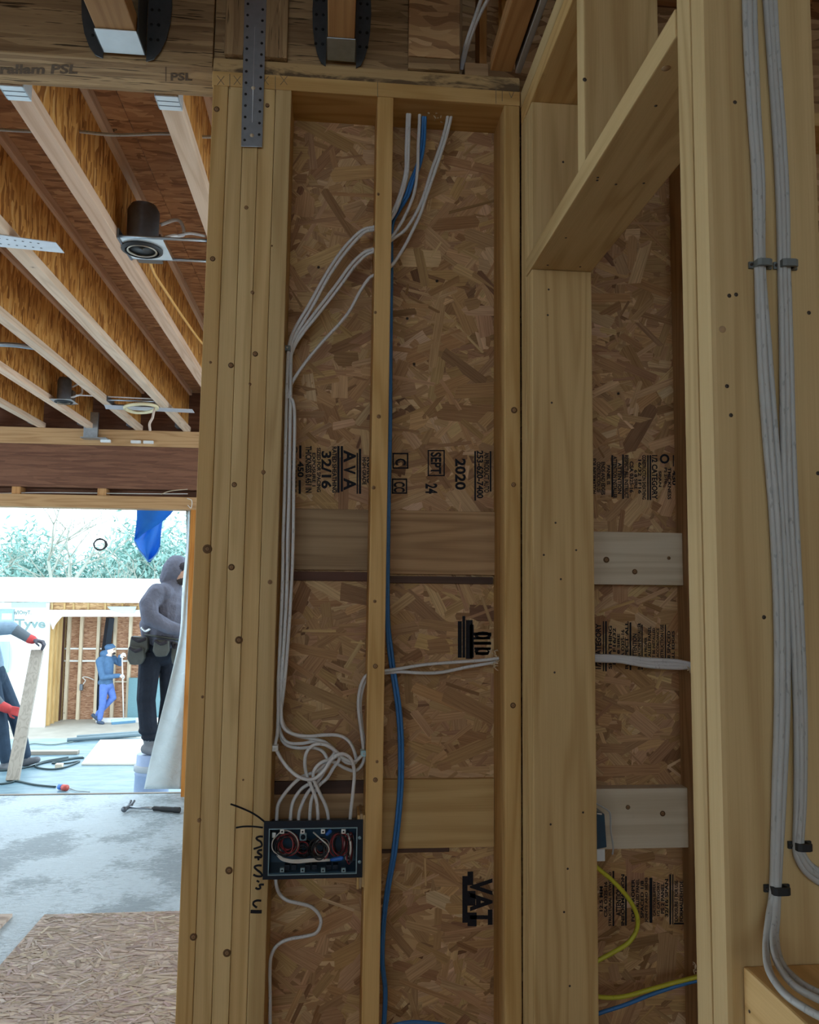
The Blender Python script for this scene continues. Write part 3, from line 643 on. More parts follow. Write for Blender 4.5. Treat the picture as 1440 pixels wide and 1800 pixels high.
# flat cables stapled down the near stud
YN = yn0-.0042
nl = [[(1309, -30), (1312, 80), (1319, 200), (1327, 320), (1331, 470), (1336, 620), (1345, 760), (1358, 920), (1365, 1080), (1366, 1240), (1362, 1400), (1358, 1560), (1352, 1610), (1347, 1660), (1352, 1705), (1378, 1745), (1420, 1775), (1470, 1800)],
      [(1317, -30), (1320, 80), (1327, 200), (1335, 320), (1338, 470), (1344, 620), (1354, 760), (1367, 920), (1374, 1080), (1375, 1240), (1370, 1400), (1365, 1560), (1362, 1610), (1359, 1650), (1366, 1690), (1392, 1728), (1430, 1752), (1470, 1768)],
      [(1325, -30), (1328, 80), (1333, 200), (1340, 320), (1341, 470), (1351, 600), (1363, 760), (1376, 920), (1383, 1080), (1384, 1240), (1377, 1400), (1368, 1560), (1366, 1610), (1364, 1650), (1373, 1690), (1400, 1722), (1436, 1744), (1470, 1756)]]
nr = [[(1344, -30), (1352, 80), (1362, 220), (1369, 350), (1372, 470), (1375, 620), (1377, 780), (1382, 920), (1393, 1080), (1400, 1250), (1401, 1400), (1399, 1484), (1402, 1508), (1415, 1530), (1436, 1548), (1475, 1570)],
      [(1352, -30), (1359, 80), (1369, 220), (1376, 350), (1379, 470), (1383, 620), (1386, 780), (1391, 920), (1401, 1080), (1408, 1250), (1408, 1400), (1404, 1484), (1408, 1504), (1420, 1524), (1440, 1540), (1475, 1560)],
      [(1360, -30), (1366, 80), (1376, 220), (1383, 350), (1385, 470), (1390, 620), (1394, 780), (1400, 920), (1408, 1080), (1414, 1250), (1413, 1400), (1408, 1484), (1413, 1503), (1424, 1520), (1445, 1534), (1475, 1550)]]
w3 = ['left', 'middle', 'right']
for grp, dz, nm in ((nl, 0, 'left'), (nr, 0, 'right')):
    for k, pts in enumerate(grp):
        P = [at(px, py, 1, YN-(.0022 if k == 1 else 0)-(np.interp(py, [1590, 1660, 1705, 1745, 1775, 1800], [0, .03, .075, .115, .145, .19]) if nm == 'left' else 0)) for px, py in pts]
        o = tube('house_cable', P, .0034, M_CABLE_G, None, 8, 7)
        tag(o, f'{w3[k]} grey-white cable of the {nm} bundle stapled down the near stud', 'cable')
def staple(px, py, y, w, h, lab, mat=M_GREYP, dep=.012):
    s = 1420/y; c = at(px, py, 1, y); W, H = w/s, h/s
    r = root('cable_staple', tuple(c), lab, 'cable staple')
    P = [(-W/2-.006, 0), (-W/2+.0012, 0), (-W/2+.0012, -dep+.002), (W/2-.0012, -dep+.002), (W/2-.0012, 0), (W/2+.006, 0), (W/2+.006, -.003), (W/2+.0015, -.003), (W/2+.0015, -dep), (W/2-.002, -dep-.002), (-W/2+.002, -dep-.002), (-W/2-.0015, -dep), (-W/2-.0015, -.003), (-W/2-.006, -.003)]
    prism('clip_body', [(c[0]+a, c[1]+b, c[2]-H/2) for a, b in P], (0, 0, H), mat, r, .0005)
    for s_ in (-1, 1): lathe('staple_nail', [(.0016, -.0045), (.0016, -.003)], (c[0]+s_*(W/2+.0037), c[1], c[2]), M_NAIL, r, 'y', 8)
    return r
staple(1335, 468, yn0, 24, 13, 'grey plastic staple at eye height on the left cable bundle of the near stud')
staple(1379, 469, yn0, 26, 14, 'grey plastic staple at eye height on the right cable bundle of the near stud')
staple(1364, 1560, yn0, 26, 13, 'dark plastic staple low on the left cable bundle of the near stud', M_RUBBER)
staple(1404, 1484, yn0, 22, 13, 'dark plastic staple low on the right cable bundle of the near stud', M_RUBBER)
def side_staple(px, py, y, lab, mat):
    c = at(px, py, 1, y); r = root('cable_staple', tuple(c), lab, 'cable staple')
    box('clip_body', (c[0]-.007, c[1]-.012, c[2]-.006), (c[0]+.007, c[1]+.012, c[2]+.006), mat, r, .002)
    lathe('staple_nail', [(.0022, -.0145), (.0022, -.012)], tuple(c), M_TAB, r, 'y', 8)
side_staple(505.5, 614, F+.05, 'small staple holding the cable bundle high on the stud post', M_GREYP)
side_staple(483.5, 1314, F+.018, 'small white staple where the cable leaves the stud post above the switch box', M_WHTW)
side_staple(639.5, 1323, F+.04, 'small pale blue staple on the slim stud above the switch box', M_CLIPB)
# cables rising above the wall plate
for k, lab in enumerate(('left of two white cables rising above the top plate between the joists', 'right of two white cables rising above the top plate between the joists')):
    o = tube('house_cable', [at(812+k*2, 122, 1, F+.05), at(814+k*3, 100, 1, F+.03), at(822+k*4, 70, 1, F-.01), at(834+k*5, 35, 1, F-.05), at(848+k*12, -5, 1, F-.1), at(862+k*14, -30, 1, F-.14)], .0046, M_CABLE, None)
    tag(o, lab, 'cable')

# ================================================================== SWITCH BOX
def sx(px, py, y=F-.006): return at(px, py, 1, y)
bx = root('switch_box', tuple(sx(551, 1543)), 'open navy plastic four-gang switch box full of coiled wires between two studs', 'switch box')
o0, o1 = sx(464.5, 1443.5), sx(637, 1542); i0, i1 = sx(474, 1457), sx(626, 1534)
yf = F-.008
def ring_vf(a0, a1, b0, b1, y0, y1):
    P = []
    P.append(box_vf((a0[0], y0, b0[2]), (a1[0], y1, a0[2]))); P.append(box_vf((a0[0], y0, a1[2]), (a1[0], y1, b1[2])))
    P.append(box_vf((a0[0], y0, b1[2]), (b0[0], y1, b0[2]))); P.append(box_vf((b1[0], y0, b1[2]), (a1[0], y1, b0[2])))
    return join(P)
v, f = ring_vf(o0, o1, i0, i1, yf, yf+.004); mesh_obj('front_flange', v, f, M_NAVY, bx)
e0, e1 = i0+np.array([-.0012, 0, .0012]), i1+np.array([.0012, 0, -.0012]); 
v, f = ring_vf(e0, e1, i0+np.array([.0008, 0, -.0008]), i1+np.array([-.0008, 0, .0008]), yf-.0012, yf+.002); mesh_obj('rim_edge', v, f, M_EDGE, bx)
bi0, bi1 = i0+np.array([.004, 0, -.002]), i1+np.array([-.004, 0, .002])
yb = F+.062
v, f = join([box_vf((i0[0]-.001, yf+.004, i0[2]-.002), (i1[0]+.001, yb, i0[2])), box_vf((i0[0]-.001, yf+.004, i1[2]), (i1[0]+.001, yb, i1[2]+.002)),
             box_vf((i0[0]-.002, yf+.004, i1[2]), (i0[0], yb, i0[2])), box_vf((i1[0], yf+.004, i1[2]), (i1[0]+.002, yb, i0[2])), box_vf((i0[0], yb-.002, i1[2]), (i1[0], yb, i0[2]))])
mesh_obj('box_shell', v, f, M_NAVY2, bx)
for k, px in enumerate((496, 532, 568, 604)):
    for py, m in ((1461.5, M_TAB), (1529.5, M_EDGE)):
        c = sx(px, py, yf); t = box('screw_tab', (c[0]-.0042, yf-.0016, c[2]-.0042), (c[0]+.0042, yf+.006, c[2]+.0042), m, bx, .0008)
        lathe('screw_hole', [(.0018, -.0022), (.0018, -.001)], (c[0], yf, c[2]), M_HOLE, t, 'y', 10)
for k, px in enumerate((505, 517, 541, 553, 578, 590)):
    c = sx(px, 1522, F+.02); box('cable_clamp', (c[0]-.0052, F+.012, c[2]-.006), (c[0]+.0052, F+.03, c[2]+.004), M_NAVY, bx, .001)
for py in (1472.5, 1515): lathe('flange_screw', [(.0034, -.0014), (.0034, 0)], tuple(sx(632.3, py, yf)), M_EDGE, bx, 'y', 12)
def coil(cx, cy, rx, ry, n, mats, y, jit=.16, seed=0):
    n = n+4
    r = random.Random(seed); s = F/1420
    c = sx(cx, cy, y)
    for k in range(n):
        a0 = r.uniform(0, 6.28); sc = r.uniform(1-jit*2.2, 1.06); ox, oz = r.uniform(-4, 4)*s, r.uniform(-3, 3)*s; yo = r.uniform(-.008, .02); tx = r.uniform(-.35, .35); sq = r.uniform(.72, 1.1); P = []
        for j in range(10):
            a = a0+6.28*j/10; q = sc*r.uniform(.94, 1.05); P.append(c+np.array([ox+math.cos(a)*rx*s*q*sq, yo+tx*math.cos(a)*rx*s+.003*math.sin(a*2+k), oz+math.sin(a)*ry*s*q]))
        tube('wire', P, .0012, mats[k % len(mats)], bx, 6, 4, closed=True)
coil(503, 1484, 21, 20, 9, [M_RED, M_BLKW, M_RED, M_WHTW, M_BLKW, M_RED, M_BLKW], F+.004, .22, 1)
coil(563, 1492, 16.5, 17, 8, [M_BLKW, M_BLKW, M_RED, M_WHTW, M_BLKW], F+.004, .22, 2)
coil(595, 1484, 13.5, 18, 6, [M_RED, M_BLKW, M_BLKW, M_RED], F+.006, .15, 3)
coil(534, 1492, 17, 15, 7, [M_BLKW, M_BLKW, M_BLKW, M_RED], F+.02, .3, 4)
coil(614, 1494, 6, 24, 4, [M_RED, M_BLKW, M_WHTW], F+.004, .12, 5)
for k in range(3):
    tube('wire', [sx(487, 1497+k*3, F+.01), sx(497, 1508+k*2, F), sx(520, 1512+k*2.2, F-.002), sx(550, 1510+k*2, F-.001), sx(580, 1511+k*.8, F+.002)], .0017, M_WHTW, bx, 6)
tube('wire', [sx(551, 1463, F+.01), sx(563, 1474, F-.002), sx(576, 1486, F-.003), sx(578, 1496, F), sx(571, 1507, F+.003)], .0016, M_WHTW, bx, 6)
tube('wire', [sx(612, 1468, F+.008), sx(616, 1480, F-.002), sx(616.5, 1495, F), sx(614, 1506, F+.006)], .0022, M_WHTW, bx, 6)
def nut(p, q): 
    P = [np.array(p)+(np.array(q)-np.array(p))*t for t in (0, .15, .8, 1)]; v, f = tube_vf(P, [.0038, .0048, .0040, .0025], 10); mesh_obj('wire_nut', v, f, M_BLUEC, bx, smooth=True)
nut(sx(604, 1508, F-.002), sx(581, 1511.5, F)); nut(sx(582, 1459, F+.012), sx(573, 1468, F+.006))
c = sx(533, 1470, F+.012); box('ground_clip', (c[0]-.007, F+.008, c[2]-.008), (c[0]+.007, F+.014, c[2]+.008), M_EDGE, bx, .002); lathe('ground_screw', [(.0048, -.003), (.0048, 0)], (c[0], F+.008, c[2]), M_NAVY, bx, 'y', 12)
c = sx(482, 1467, F+.01); box('connector', (c[0]-.004, F+.004, c[2]-.005), (c[0]+.004, F+.014, c[2]+.005), M_TAB, bx, .001)
# plywood shim that carries the box
a, b = at(629, 1431, 1, F-.002), at(640.5, 1564, 1, F-.002)
pk = root('plywood_packer', (a[0], F, b[2]), 'narrow plywood packing strip between switch box and slim stud', 'wood strip')
w = (b[0]-a[0])/3
for k in range(3): box('veneer_strip', (a[0]+k*w, F-.002-.0015*(k % 2)+.0025, b[2]+.002*k), (a[0]+(k+.94)*w, F+.07, a[2]-.003*((k+1) % 2)), [PINE, AGED, PINE][k]['z'], pk, .0006)
# hand-drawn marker on the post
def ink(pts, w=.0016, y=F): return tube_vf(catmull([at(px, py, 1, y-.0016) for px, py in pts], 6), w, 6, flat=1.0)
S = lambda L: [(400+x/7.5, 1400+y/7.5) for x, y in L]
strokes = [([(40, 100), (110, 125), (200, 160), (310, 210), (400, 265), (490, 335)], .0018), ([(112, 412), (200, 398), (300, 395), (380, 400), (466, 412)], .0017),
    ([(468, 530), (420, 528), (380, 548), (400, 575), (440, 600), (450, 650), (400, 675), (345, 692)], .0020), ([(455, 705), (410, 715), (400, 740), (445, 775), (440, 800), (400, 800), (355, 802)], .0022), ([(400, 800), (410, 840)], .002),
    ([(450, 912), (400, 910), (355, 930), (390, 970), (440, 1010), (450, 1050), (390, 1052), (340, 1032)], .0020), ([(385, 1110), (418, 1128)], .0018), ([(480, 1162), (425, 1165), (430, 1190), (432, 1210), (400, 1220), (368, 1205)], .002),
    ([(445, 1375), (390, 1372), (345, 1392), (340, 1425), (365, 1450), (388, 1465)], .0020), ([(305, 1517), (380, 1520), (450, 1520)], .0032)]
v, f = join([ink(S(L), w) for L, w in strokes])
hw = mesh_obj('marker_writing', v, f, M_INK, wb)
# dark blue device box at the edge of the right-hand bay, with torn wrap
a, b = at(1046, 1420, 1, F+.02), at(1066, 1492, 1, F+.02)
jb = root('junction_box', (a[0], F+.04, b[2]), 'dark blue junction box half hidden behind the doorway stud', 'junction box')
hexa('box_body', [(.5462, F+.01, b[2]), (.5462, F+.01, a[2]), (.5462, F+.068, b[2]), (.5462, F+.068, a[2]), (b[0], F+.016, b[2]+.004), (b[0]-.004, F+.016, a[2]-.012), (b[0], F+.068, b[2]+.004), (b[0]-.004, F+.068, a[2]-.012)], M_NAVY2, jb, .002)
rp = cpath([(1046, 1411), (1058, 1418), (1068, 1424), (1073, 1432), (1074, 1460), (1078, 1488), (1077, 1502)], F+.028)
tube('torn_wrap', rp, [.0018]*((len(rp)-1)*8+1), M_CABLE_G, jb, 6)
tube('torn_wrap', cpath([(1050, 1430), (1058, 1431)], F+.008), .0016, M_WHITEB, jb, 6, spline=False)
a, b = at(1048, 1493, 1, F+.03), at(1064, 1514, 1, F+.03)
box('paper_scrap', (.5462, F+.03, b[2]), (b[0], F+.034, a[2]), M_WHITEB, jb, .001)
# ================================================================== FLOOR
YD = float(at(150, 1395, 2, 0)[1]); YW = YD-.13        # outer edge of the floor, inner face of the far wall
def floor_mat():
    s = NT('dusty_grey_membrane'); c = s.coords(False)
    n = s.noise(c, 2.2, 4, .6); n2 = s.noise(s.vm('MULTIPLY', c, (22, 44, 1)), 1, 5, .72, 1.2); n3 = s.noise(c, 55, 3)
    patch = s.ramp(s.math('ADD', s.math('MULTIPLY', n, .7), s.math('MULTIPLY', n2, .4)), [(0, 0.0), (.47, 0.0), (.56, 1.0), (1, 1.0)])
    col = s.mix(n3, (.20, .25, .285), (.28, .34, .38)); col = s.mix(s.math('MULTIPLY', patch, .75), col, s.mix(n2, (.36, .46, .52), (.66, .76, .84)))
    s.bump(s.math('ADD', n2, s.math('MULTIPLY', n3, .3)), .9, .008)
    return s.done(col, s.math('MULTIPLY_ADD', patch, -.12, .5), 0, .5)
M_FLOOR = floor_mat()
PAL_DK = [tuple(c*.55 for c in p) for p in PAL_TAN]  # darkened so the unseen near floor bounces less light
OSB_NEAR = osb_mat('light_cut_floor_board', PAL_DK, 'x', 'y')
fl = root('floor', (-1, 2, 0), 'grey dusty subfloor with strand board sheets', 'floor', kind='structure')
box('floor_membrane', (-6, -4, -.12), (3, YD, 0), M_FLOOR, fl, .002)
yo = float(at(200, 1604, 2, .011)[1]); xo = float(at(81, 1604, 2, .011)[0])
for k, (x0, x1, y0, y1) in enumerate(((xo, 2.0, 1.83, yo), (xo, -.32, .6, 1.825))):
    fp = box('floor_panel', (x0, y0, .0005), (x1, y1, .011), OSB_FLOOR, fl, .001)
    if k == 0: strands(fp, x0+.002, -.3, 2.35, y1-.002, .011, 3600, PAL_FLOOR, 9, True, .03, .13, .005, .022, 45)
for x0, x1, y0, y1 in ((-3.59, -.33, -2.99, .598), (-.328, XL-.001, -2.99, 1.685), (XR+.001, 3, -2.99, 1.685)): box('floor_panel', (x0, y0, .0005), (x1, y1, .011), OSB_NEAR, fl, .001)  # unseen dark floor panels added to cut bounced light
xb2 = float(at(24, 1604, 2, .014)[0])
box('floor_panel', (xb2-1.2, 2.75, .0005), (xb2, yo+.01, .014), OSB_FLOOR, fl, .001)
box('sill_board', (-6, YD-.028, .0005), (-.85, YD-.002, .006), GREYW['x'], fl, .002)

# ================================================================== CEILINGS
ZD = 2.935
ce = root('ceiling', (-1.2, 3, ZD), 'joisted ceiling of strand board subfloor over the left room', 'ceiling', kind='structure')
ys = [B+.012, 3.0, 4.22, 5.44, YD+.3]
for k in range(4):
    for x0, x1 in ((-6, -3.1), (-3.098, -.66), (-.658, 1.8)): box('subfloor_panel', (x0, ys[k]+.001, ZD), (x1, ys[k+1]-.001, ZD+.018), OSB_CEIL, ce, .001)
under([('A', 172, 212, 184, 226), (None, 172, 210, 200, 211.5), (None, 172, 210, 173.5, 231), ('TOP', 178, 226, 206, 232)], ZD-.0006, M_INKF, ce, 'printed_lettering')
zpl = float(at(200, 758, 1, YW)[2])
def i_joist(x, y0, y1, zb, zt, parent, hang0, mat_f=FLANGE, fl_mat=M_BRIGHT):
    w, h = .049, .036
    j = box('i_joist', (x+w/2-.005, y0+.001, zb+h-.004), (x+w/2+.005, y1, zt-h+.004), OSB_WEB, parent, 0)
    box('bottom_flange', (x, y0, zb), (x+w, y1, zb+h), mat_f['y'], j, .0015); box('top_flange', (x, y0, zt-h), (x+w, y1, zt), mat_f['y'], j, .0015)
    if hang0:
        v, f = join([box_vf((x-.002, y0+.0, zb-.003), (x+w+.002, y0+.055, zb-.0008)), box_vf((x-.003, y0, zb-.003), (x-.0008, y0+.05, zb+.2)), box_vf((x+w+.0008, y0, zb-.003), (x+w+.003, y0+.05, zb+.2))])
        mesh_obj('joist_hanger', v, f, M_BRIGHT, j)
        for k in (.018, .036): box('hanger_groove', (x, y0+k, zb-.0036), (x+w, y0+k+.002, zb-.0028), M_STEEL_D, j, 0)
    return j
JX = [-.428+.345*k for k in (1, 0, -1, -2, -3, -4, -5, -6, -7, -8, -9, -10, -11)]
for x in JX: i_joist(x, B+.004, YW+.02, ZB, ZD-.0005, ce, True)
for x in JX[1:7]:       # angle brackets at the far end
    box('end_bracket', (x-.05, YW-.07, ZB+.02), (x-.004, YW+.02, ZB+.10), M_STEEL_D, ce, .002)
# near room: joists hung on the face of the beam
cn = root('ceiling.001', (.3, .2, ZD), 'joisted ceiling over the near room', 'ceiling', kind='structure')
for y0, y1 in ((-3.12, -1.2), (-1.198, .25), (.252, B+.01)):
    for x0, x1 in ((-6, -2.4), (-2.398, .05), (.052, 3)): box('subfloor_panel', (x0, y0, ZD), (x1, y1, ZD+.018), OSB_CEIL, cn, .001)
ZJ = 2.648
def near_joist(pl, pr, py, y1, hanger):
    xa, xb = px_x(pl, py, y1), px_x(pr, py, y1); zb = float(at((pl+pr)/2, py, 1, y1)[2])
    h = .04; xm_ = (xa+xb)/2
    j = box('i_joist', (xm_-.006, -2.99, zb+h-.003), (xm_+.006, y1-.001, ZD-h), OSB_WEB, cn, 0)
    box('bottom_flange', (xa, -2.99, zb), (xb, y1-.0005, zb+h), ORANGE['y'], j, .002); box('top_flange', (xa, -2.99, ZD-h), (xb, y1, ZD-.0005), ORANGE['y'], j, .002)
    if hanger:
        box('hanger_seat', (xa-.002, y1-.075, zb-.003), (xb+.002, y1-.001, zb-.0006), M_BRIGHT if hanger == 1 else M_STEEL, j, .0006)
        pass
        for s_ in (-1, 1):
            xs = xa-.003 if s_ < 0 else xb+.003
            box('hanger_side', (xs-.0012, y1-.07, zb-.003), (xs+.0012, y1-.001, zb+.24), M_BLACKM, j, .0004)
            P = []; w = .05 if hanger == 1 else .032
            for k in range(11):
                a = math.pi*k/10-math.pi/2; P.append((xs+s_*(.002+w*math.cos(a)), y1+.0005, zb+.115+.13*math.sin(a)))
            pl_ = prism('hanger_flange', P if s_ > 0 else P[::-1], (0, .0028, 0), M_BLACKM, j)
            for k in range(5):
                for q in (0, 1):
                    lathe('nail_hole', [(.0034, -.0008), (.0034, .0006)], (xs+s_*(.010+.015*q), y1+.0004, zb+.035+.034*k), M_HOLE, j, 'y', 8)
    return j
near_joist(185, 253, 93, F-.006, 1)
near_joist(577, 622, 106, F-.002, 2)
near_joist(862, 900, 126, F-.002, 0)
for k, x in enumerate((-1.33, -.90, .85, 1.28, -1.76, -2.2)):
    j = box('i_joist', (x+.024, -2.99, ZJ+.036), (x+.036, F-.006, ZD-.036), OSB_WEB, cn, 0); box('bottom_flange', (x, -2.99, ZJ), (x+.06, F-.006, ZJ+.04), ORANGE['y'], j, .002); box('top_flange', (x, -2.99, ZD-.04), (x+.06, F-.006, ZD-.0005), ORANGE['y'], j, .002)
xq = px_x(905, 126, F)
box('rim_board', (xq, -2.99, ZT2+.006), (xq+.013, F-.003, ZD-.001), GREYW['y'], cn, .001)
box('joist_block', (px_x(820, 100, F), F+.02, ZT2+.002), (px_x(862, 100, F), B, ZT2+.04), AGED['x'], cn, .001)
box('joist_block', (px_x(843, 60, F+.06), F+.06, ZT2+.041), (px_x(856, 60, F+.06), B, ZD-.001), ORANGE['z'], cn, .001)
box('joist_block', (px_x(812, 60, F), F+.05, ZT2+.002), (px_x(819, 60, F), B, ZD-.001), AGED['z'], cn, .001)

# ================================================================== FAR WALL WITH THE GARAGE-WIDE OPENING
wf = root('wall_far', (-2.4, YW, 0), 'far wall with a wide opening to the yard under a dark header beam', 'wall', kind='structure')
z1, z2, z3, z4, z5 = [float(at(180, py, 1, YW)[2]) for py in (759, 783, 858, 871, 893)]
xj = float(at(332, 1000, 1, YW)[0])
xR = 1.2
box('top_plate', (-6, YW-.004, z2), (xR, YD, ZB-.001), AMBER['x'], wf, .002)
box('header_beam', (-6, YW, z3), (xR, YD, z2-.001), LVL['x'], wf, .002)
box('lower_plate', (-6, YW-.003, z5), (xj+.045, YD, z4), AMBER['x'], wf, .002)
for px in (27, 178): 
    x = px_x(px, 865, YW); box('spacer_block', (x-.03, YW+.01, z4+.0005), (x+.03, YD-.02, z3-.0005), AMBER['z'], wf, .001)
for x in (-2.9, -3.5, -4.1): box('spacer_block', (x-.03, YW+.01, z4+.0005), (x+.03, YD-.02, z3-.0005), AMBER['z'], wf, .001)
box('gap_shade_board', (-6, YD-.019, z4+.0005), (xj+.045, YD-.003, z3-.0005), LVL['x'], wf, .0)  # dark board put behind the gap to stand for its shade
box('jamb_stud', (xj, YW, 0), (xj+.04, YD-.001, z5-.0005), ORANGE['z'], wf, .002)
box('jamb_stud', (xj+.0405, YW+.001, 0), (xj+.08, YD-.001, z3-.0005), PINE['z'], wf, .002)
box('outer_sheathing', (xj+.081, YD-.02, 0), (xR, YD, z3-.0005), OSB_WALL, wf, .001)
for x in (-.5, -.1, .3, .7, 1.1): box('stud', (x, YW, 0), (x+.038, YD-.021, z3-.0005), PINE['z'], wf)
box('left_jamb', (-5.2, YW, 0), (-5.1, YD-.001, z5-.0005), PINE['z'], wf); box('outer_sheathing', (-6, YD-.02, 0), (-5.201, YD, z5-.001), OSB_WALL, wf, .001)
tube('gap_wire', [at(-20, 868, 1, YW+.03), at(60, 866, 1, YW+.03), at(140, 866.5, 1, YW+.03), at(260, 868, 1, YW+.03), at(330, 868, 1, YW+.03)], .004, M_WHTW, wf, 6)
tube('gap_wire', [at(283, 869, 1, YW), at(300, 863, 1, YW), at(330, 860, 1, YW)], .003, M_CHIP, wf, 6)
tube('gap_wire', [at(329, 876, 1, YW-.02), at(337, 880, 1, YW-.02), at(336, 893, 1, YW-.02), at(330, 888, 1, YW-.02)], .003, M_WHTW, wf, 6)
for (px, py) in ((187, 761), (240, 763), (262, 763)):
    p = at(px, py, 1, YW-.01); box('shim', (p[0]-.035, YW-.03, z2+.02), (p[0]+.035, YW-.005, z2+.04), M_WHITEB, wf, .002)

box('rim_board', (-6, YD-.04, ZB), (xR, YD-.002, ZD-.001), LVL['x'], wf, .001)
# ---- left room studs, plus unseen walls added to cut and shape the daylight
wk = root('added_wall_rear', (0, -3.0, 0), 'unseen rear wall added behind the viewer, openings shaped for the daylight', 'wall', kind='structure')
for x0, x1, z0_, z1_ in ((-3.6, 3, 0, 1.5), (-3.6, 3, 2.76, ZD-.001), (-3.6, -2.6, 1.501, 2.759), (1.7, 3, 1.501, 2.759), (-.9, -.8, 1.501, 2.759)): box('sheathing_panel', (x0, -3.1, z0_), (x1, -3.0, z1_), OSB_WALL, wk, 0)  # openings sized and placed for the daylight they let in
wq = root('wall_side', (3, 0, 0), 'unseen sheathed side wall added beyond the partition to shut out daylight', 'wall', kind='structure')
box('sheathing_panel', (3.001, -3.1, 0), (3.05, B+.01, ZD-.001), OSB_WALL, wq, 0)  # added out of view to keep daylight off the near room
wl = root('wall_left', (-6, 2, 0), 'open stud side of the left room with an added panel blocking light', 'wall', kind='structure')
box('sheathing_panel', (-3.65, -3.1, 0), (-3.601, .9, ZD-.001), OSB_WALL, wl, 0)  # added panel closing the near room against light from the left
for y in (-2, 0, 2, 4): box('stud', (-6, y, 0), (-5.9, y+.1, ZD-.001), PINE['z'], wl)

# ================================================================== THINGS HANGING IN THE JOIST BAYS
def can_light(cx, cy, z, label, sc=1.0, barx=None):
    c = at(cx, cy, 2, z); r = root('recessed_light', tuple(c), label, 'light fixture')
    s = .085*sc; x, y = c[0], c[1]
    # plate with a round hole
    n = 32; V, Fs = [], []
    for k in range(n):
        a = 2*math.pi*k/n; ca, sa = math.cos(a), math.sin(a); q = s/max(abs(ca), abs(sa))
        V += [(x+ca*s*.72, y+sa*s*.72, z), (x+ca*q, y+sa*q, z), (x+ca*s*.72, y+sa*s*.72, z+.0015), (x+ca*q, y+sa*q, z+.0015)]
    for k in range(n):
        a, b = 4*k, 4*((k+1) % n); Fs += [(a, a+1, b+1, b), (a+2, b+2, b+3, a+3), (a+1, a+3, b+3, b+1), (a, b, b+2, a+2)]
    mesh_obj('mounting_plate', V, Fs, M_BRIGHT, r)
    v, f = lathe_vf([(s*.66, z-.01), (s*.80, z-.006), (s*.80, z-.001), (s*.62, z-.0005), (s*.60, z-.004)], (x, y, 0)); mesh_obj('trim_ring', v, f[:-2], M_RUBBER, r, smooth=True)
    v, f = lathe_vf([(s*.52, z-.008), (s*.58, z-.009), (s*.58, z-.004), (s*.52, z-.004)], (x, y, 0)); mesh_obj('lamp_rim', v, f[:-2], plain('brass_rim', (.45, .40, .32), .35, .7), r, smooth=True)
    v, f = lathe_vf([(s*.60, z-.003), (s*.62, z+.13), (s*.50, z+.15), (.01, z+.15)], (x, y, 0)); mesh_obj('can_housing', v, f[:-2]+[f[-1]], M_STEEL_D, r, smooth=True)
    lathe('lamp_lens', [(s*.56, z-.002), (s*.4, z+.0), (s*.1, z+.002)], (x, y, 0), M_BLACKM, r)
    box('driver_box', (x-s*.5, y+s*.9, z+.004), (x+s*.5, y+s*1.0+.05, z+.09), plain('brown_steel', (.14, .11, .09), .5, .4), r, .003)
    x0, x1 = barx
    for dy in (-s*1.02, s*1.02): tube('hanger_bar', [(x0, y+dy, z+.004), (x1, y+dy, z+.004)], .005, M_STEEL, r, 6, spline=False)
    for xx in (x0, x1): box('bar_bracket', (xx-.003, y-s*1.1, z-.004), (xx+.003, y+s*1.1, z+.03), M_STEEL_D, r, .001)
    P = [(x+s*.6, y+s*.3, z+.10), (x+s*1.3, y+s*.3, z+.12), (x+s*1.6, y, z+.06), (x+s*1.3, y-s*.6, z+.03), (x+s*.8, y-s*.5, z+.02)]
    tube('flex_whip', P, .006, M_CABLE, r, 7)
    tube('flex_whip', [(x+s*1.3, y-s*.3, z+.04), (x+s*2.0, y-s*.9, z+.03), (x1-.01, y-s*1.0, z+.02)], .0045, M_CABLE, r, 7)
    return r
can_light(250, 438, ZB+.004, 'recessed can light on bar hangers between the two nearest joists', 1.0, (JX[2]+.053, JX[1]-.003))
can_light(112, 706, ZB+.004, 'small recessed can light far back between joists by the header', .8, (JX[4]+.053, JX[3]-.003))
# pale perforated strip under a joist
P = [at(px, py, 2, ZB-.0035) for px, py in ((-60, 405), (98, 427), (113, 445), (-60, 428))]
ps = root('perforated_strip', tuple(P[1]), 'pale perforated metal strip lying across the underside of a joist', 'metal strap')
prism('strip_plate', P[::-1], (0, 0, .0025), M_STRAPW, ps)
for k in range(9):
    for t in (.28, .72):
        u = .1+.085*k; l = P[0]+(P[1]-P[0])*u; m = P[3]+(P[2]-P[3])*u; q = l+(m-l)*t; lathe('strip_hole', [(.004, -.0004), (.004, .0008)], (q[0], q[1], ZB-.0035), M_STEEL_D, ps, 'z', 8)
P = [at(px, py, 2, ZB-.0035) for px, py in ((183, 712), (338, 720), (342, 726), (186, 719))]
ps2 = root('perforated_strip', tuple(P[0]), 'thin pale strip lying across two joists close to the header', 'metal strap')
prism('strip_plate', P[::-1], (0, 0, .0025), M_STRAPW, ps2)
lp = [at(px, py, 2, ZB-.012) for px, py in ((220, 715), (235, 711), (255, 710), (272, 713), (276, 718), (262, 724), (240, 725), (224, 721))]
tag(tube('cable_loop', lp, .011, plain('cream_cable', (.70, .62, .40), .5), None, 8, 6, closed=True), 'cream cable loop hanging on the thin strip near the header', 'cable')
tag(tube('dangling_cable', [at(px, py, 1, float(at(272, 717, 2, ZB-.006)[1])) for px, py in ((272, 717), (270, 726), (268, 735), (263, 745), (264, 757))], .008, plain('pink_wire', (.62, .50, .42), .6), None, 7), 'short pinkish cable end dangling under the joists near the header', 'cable')
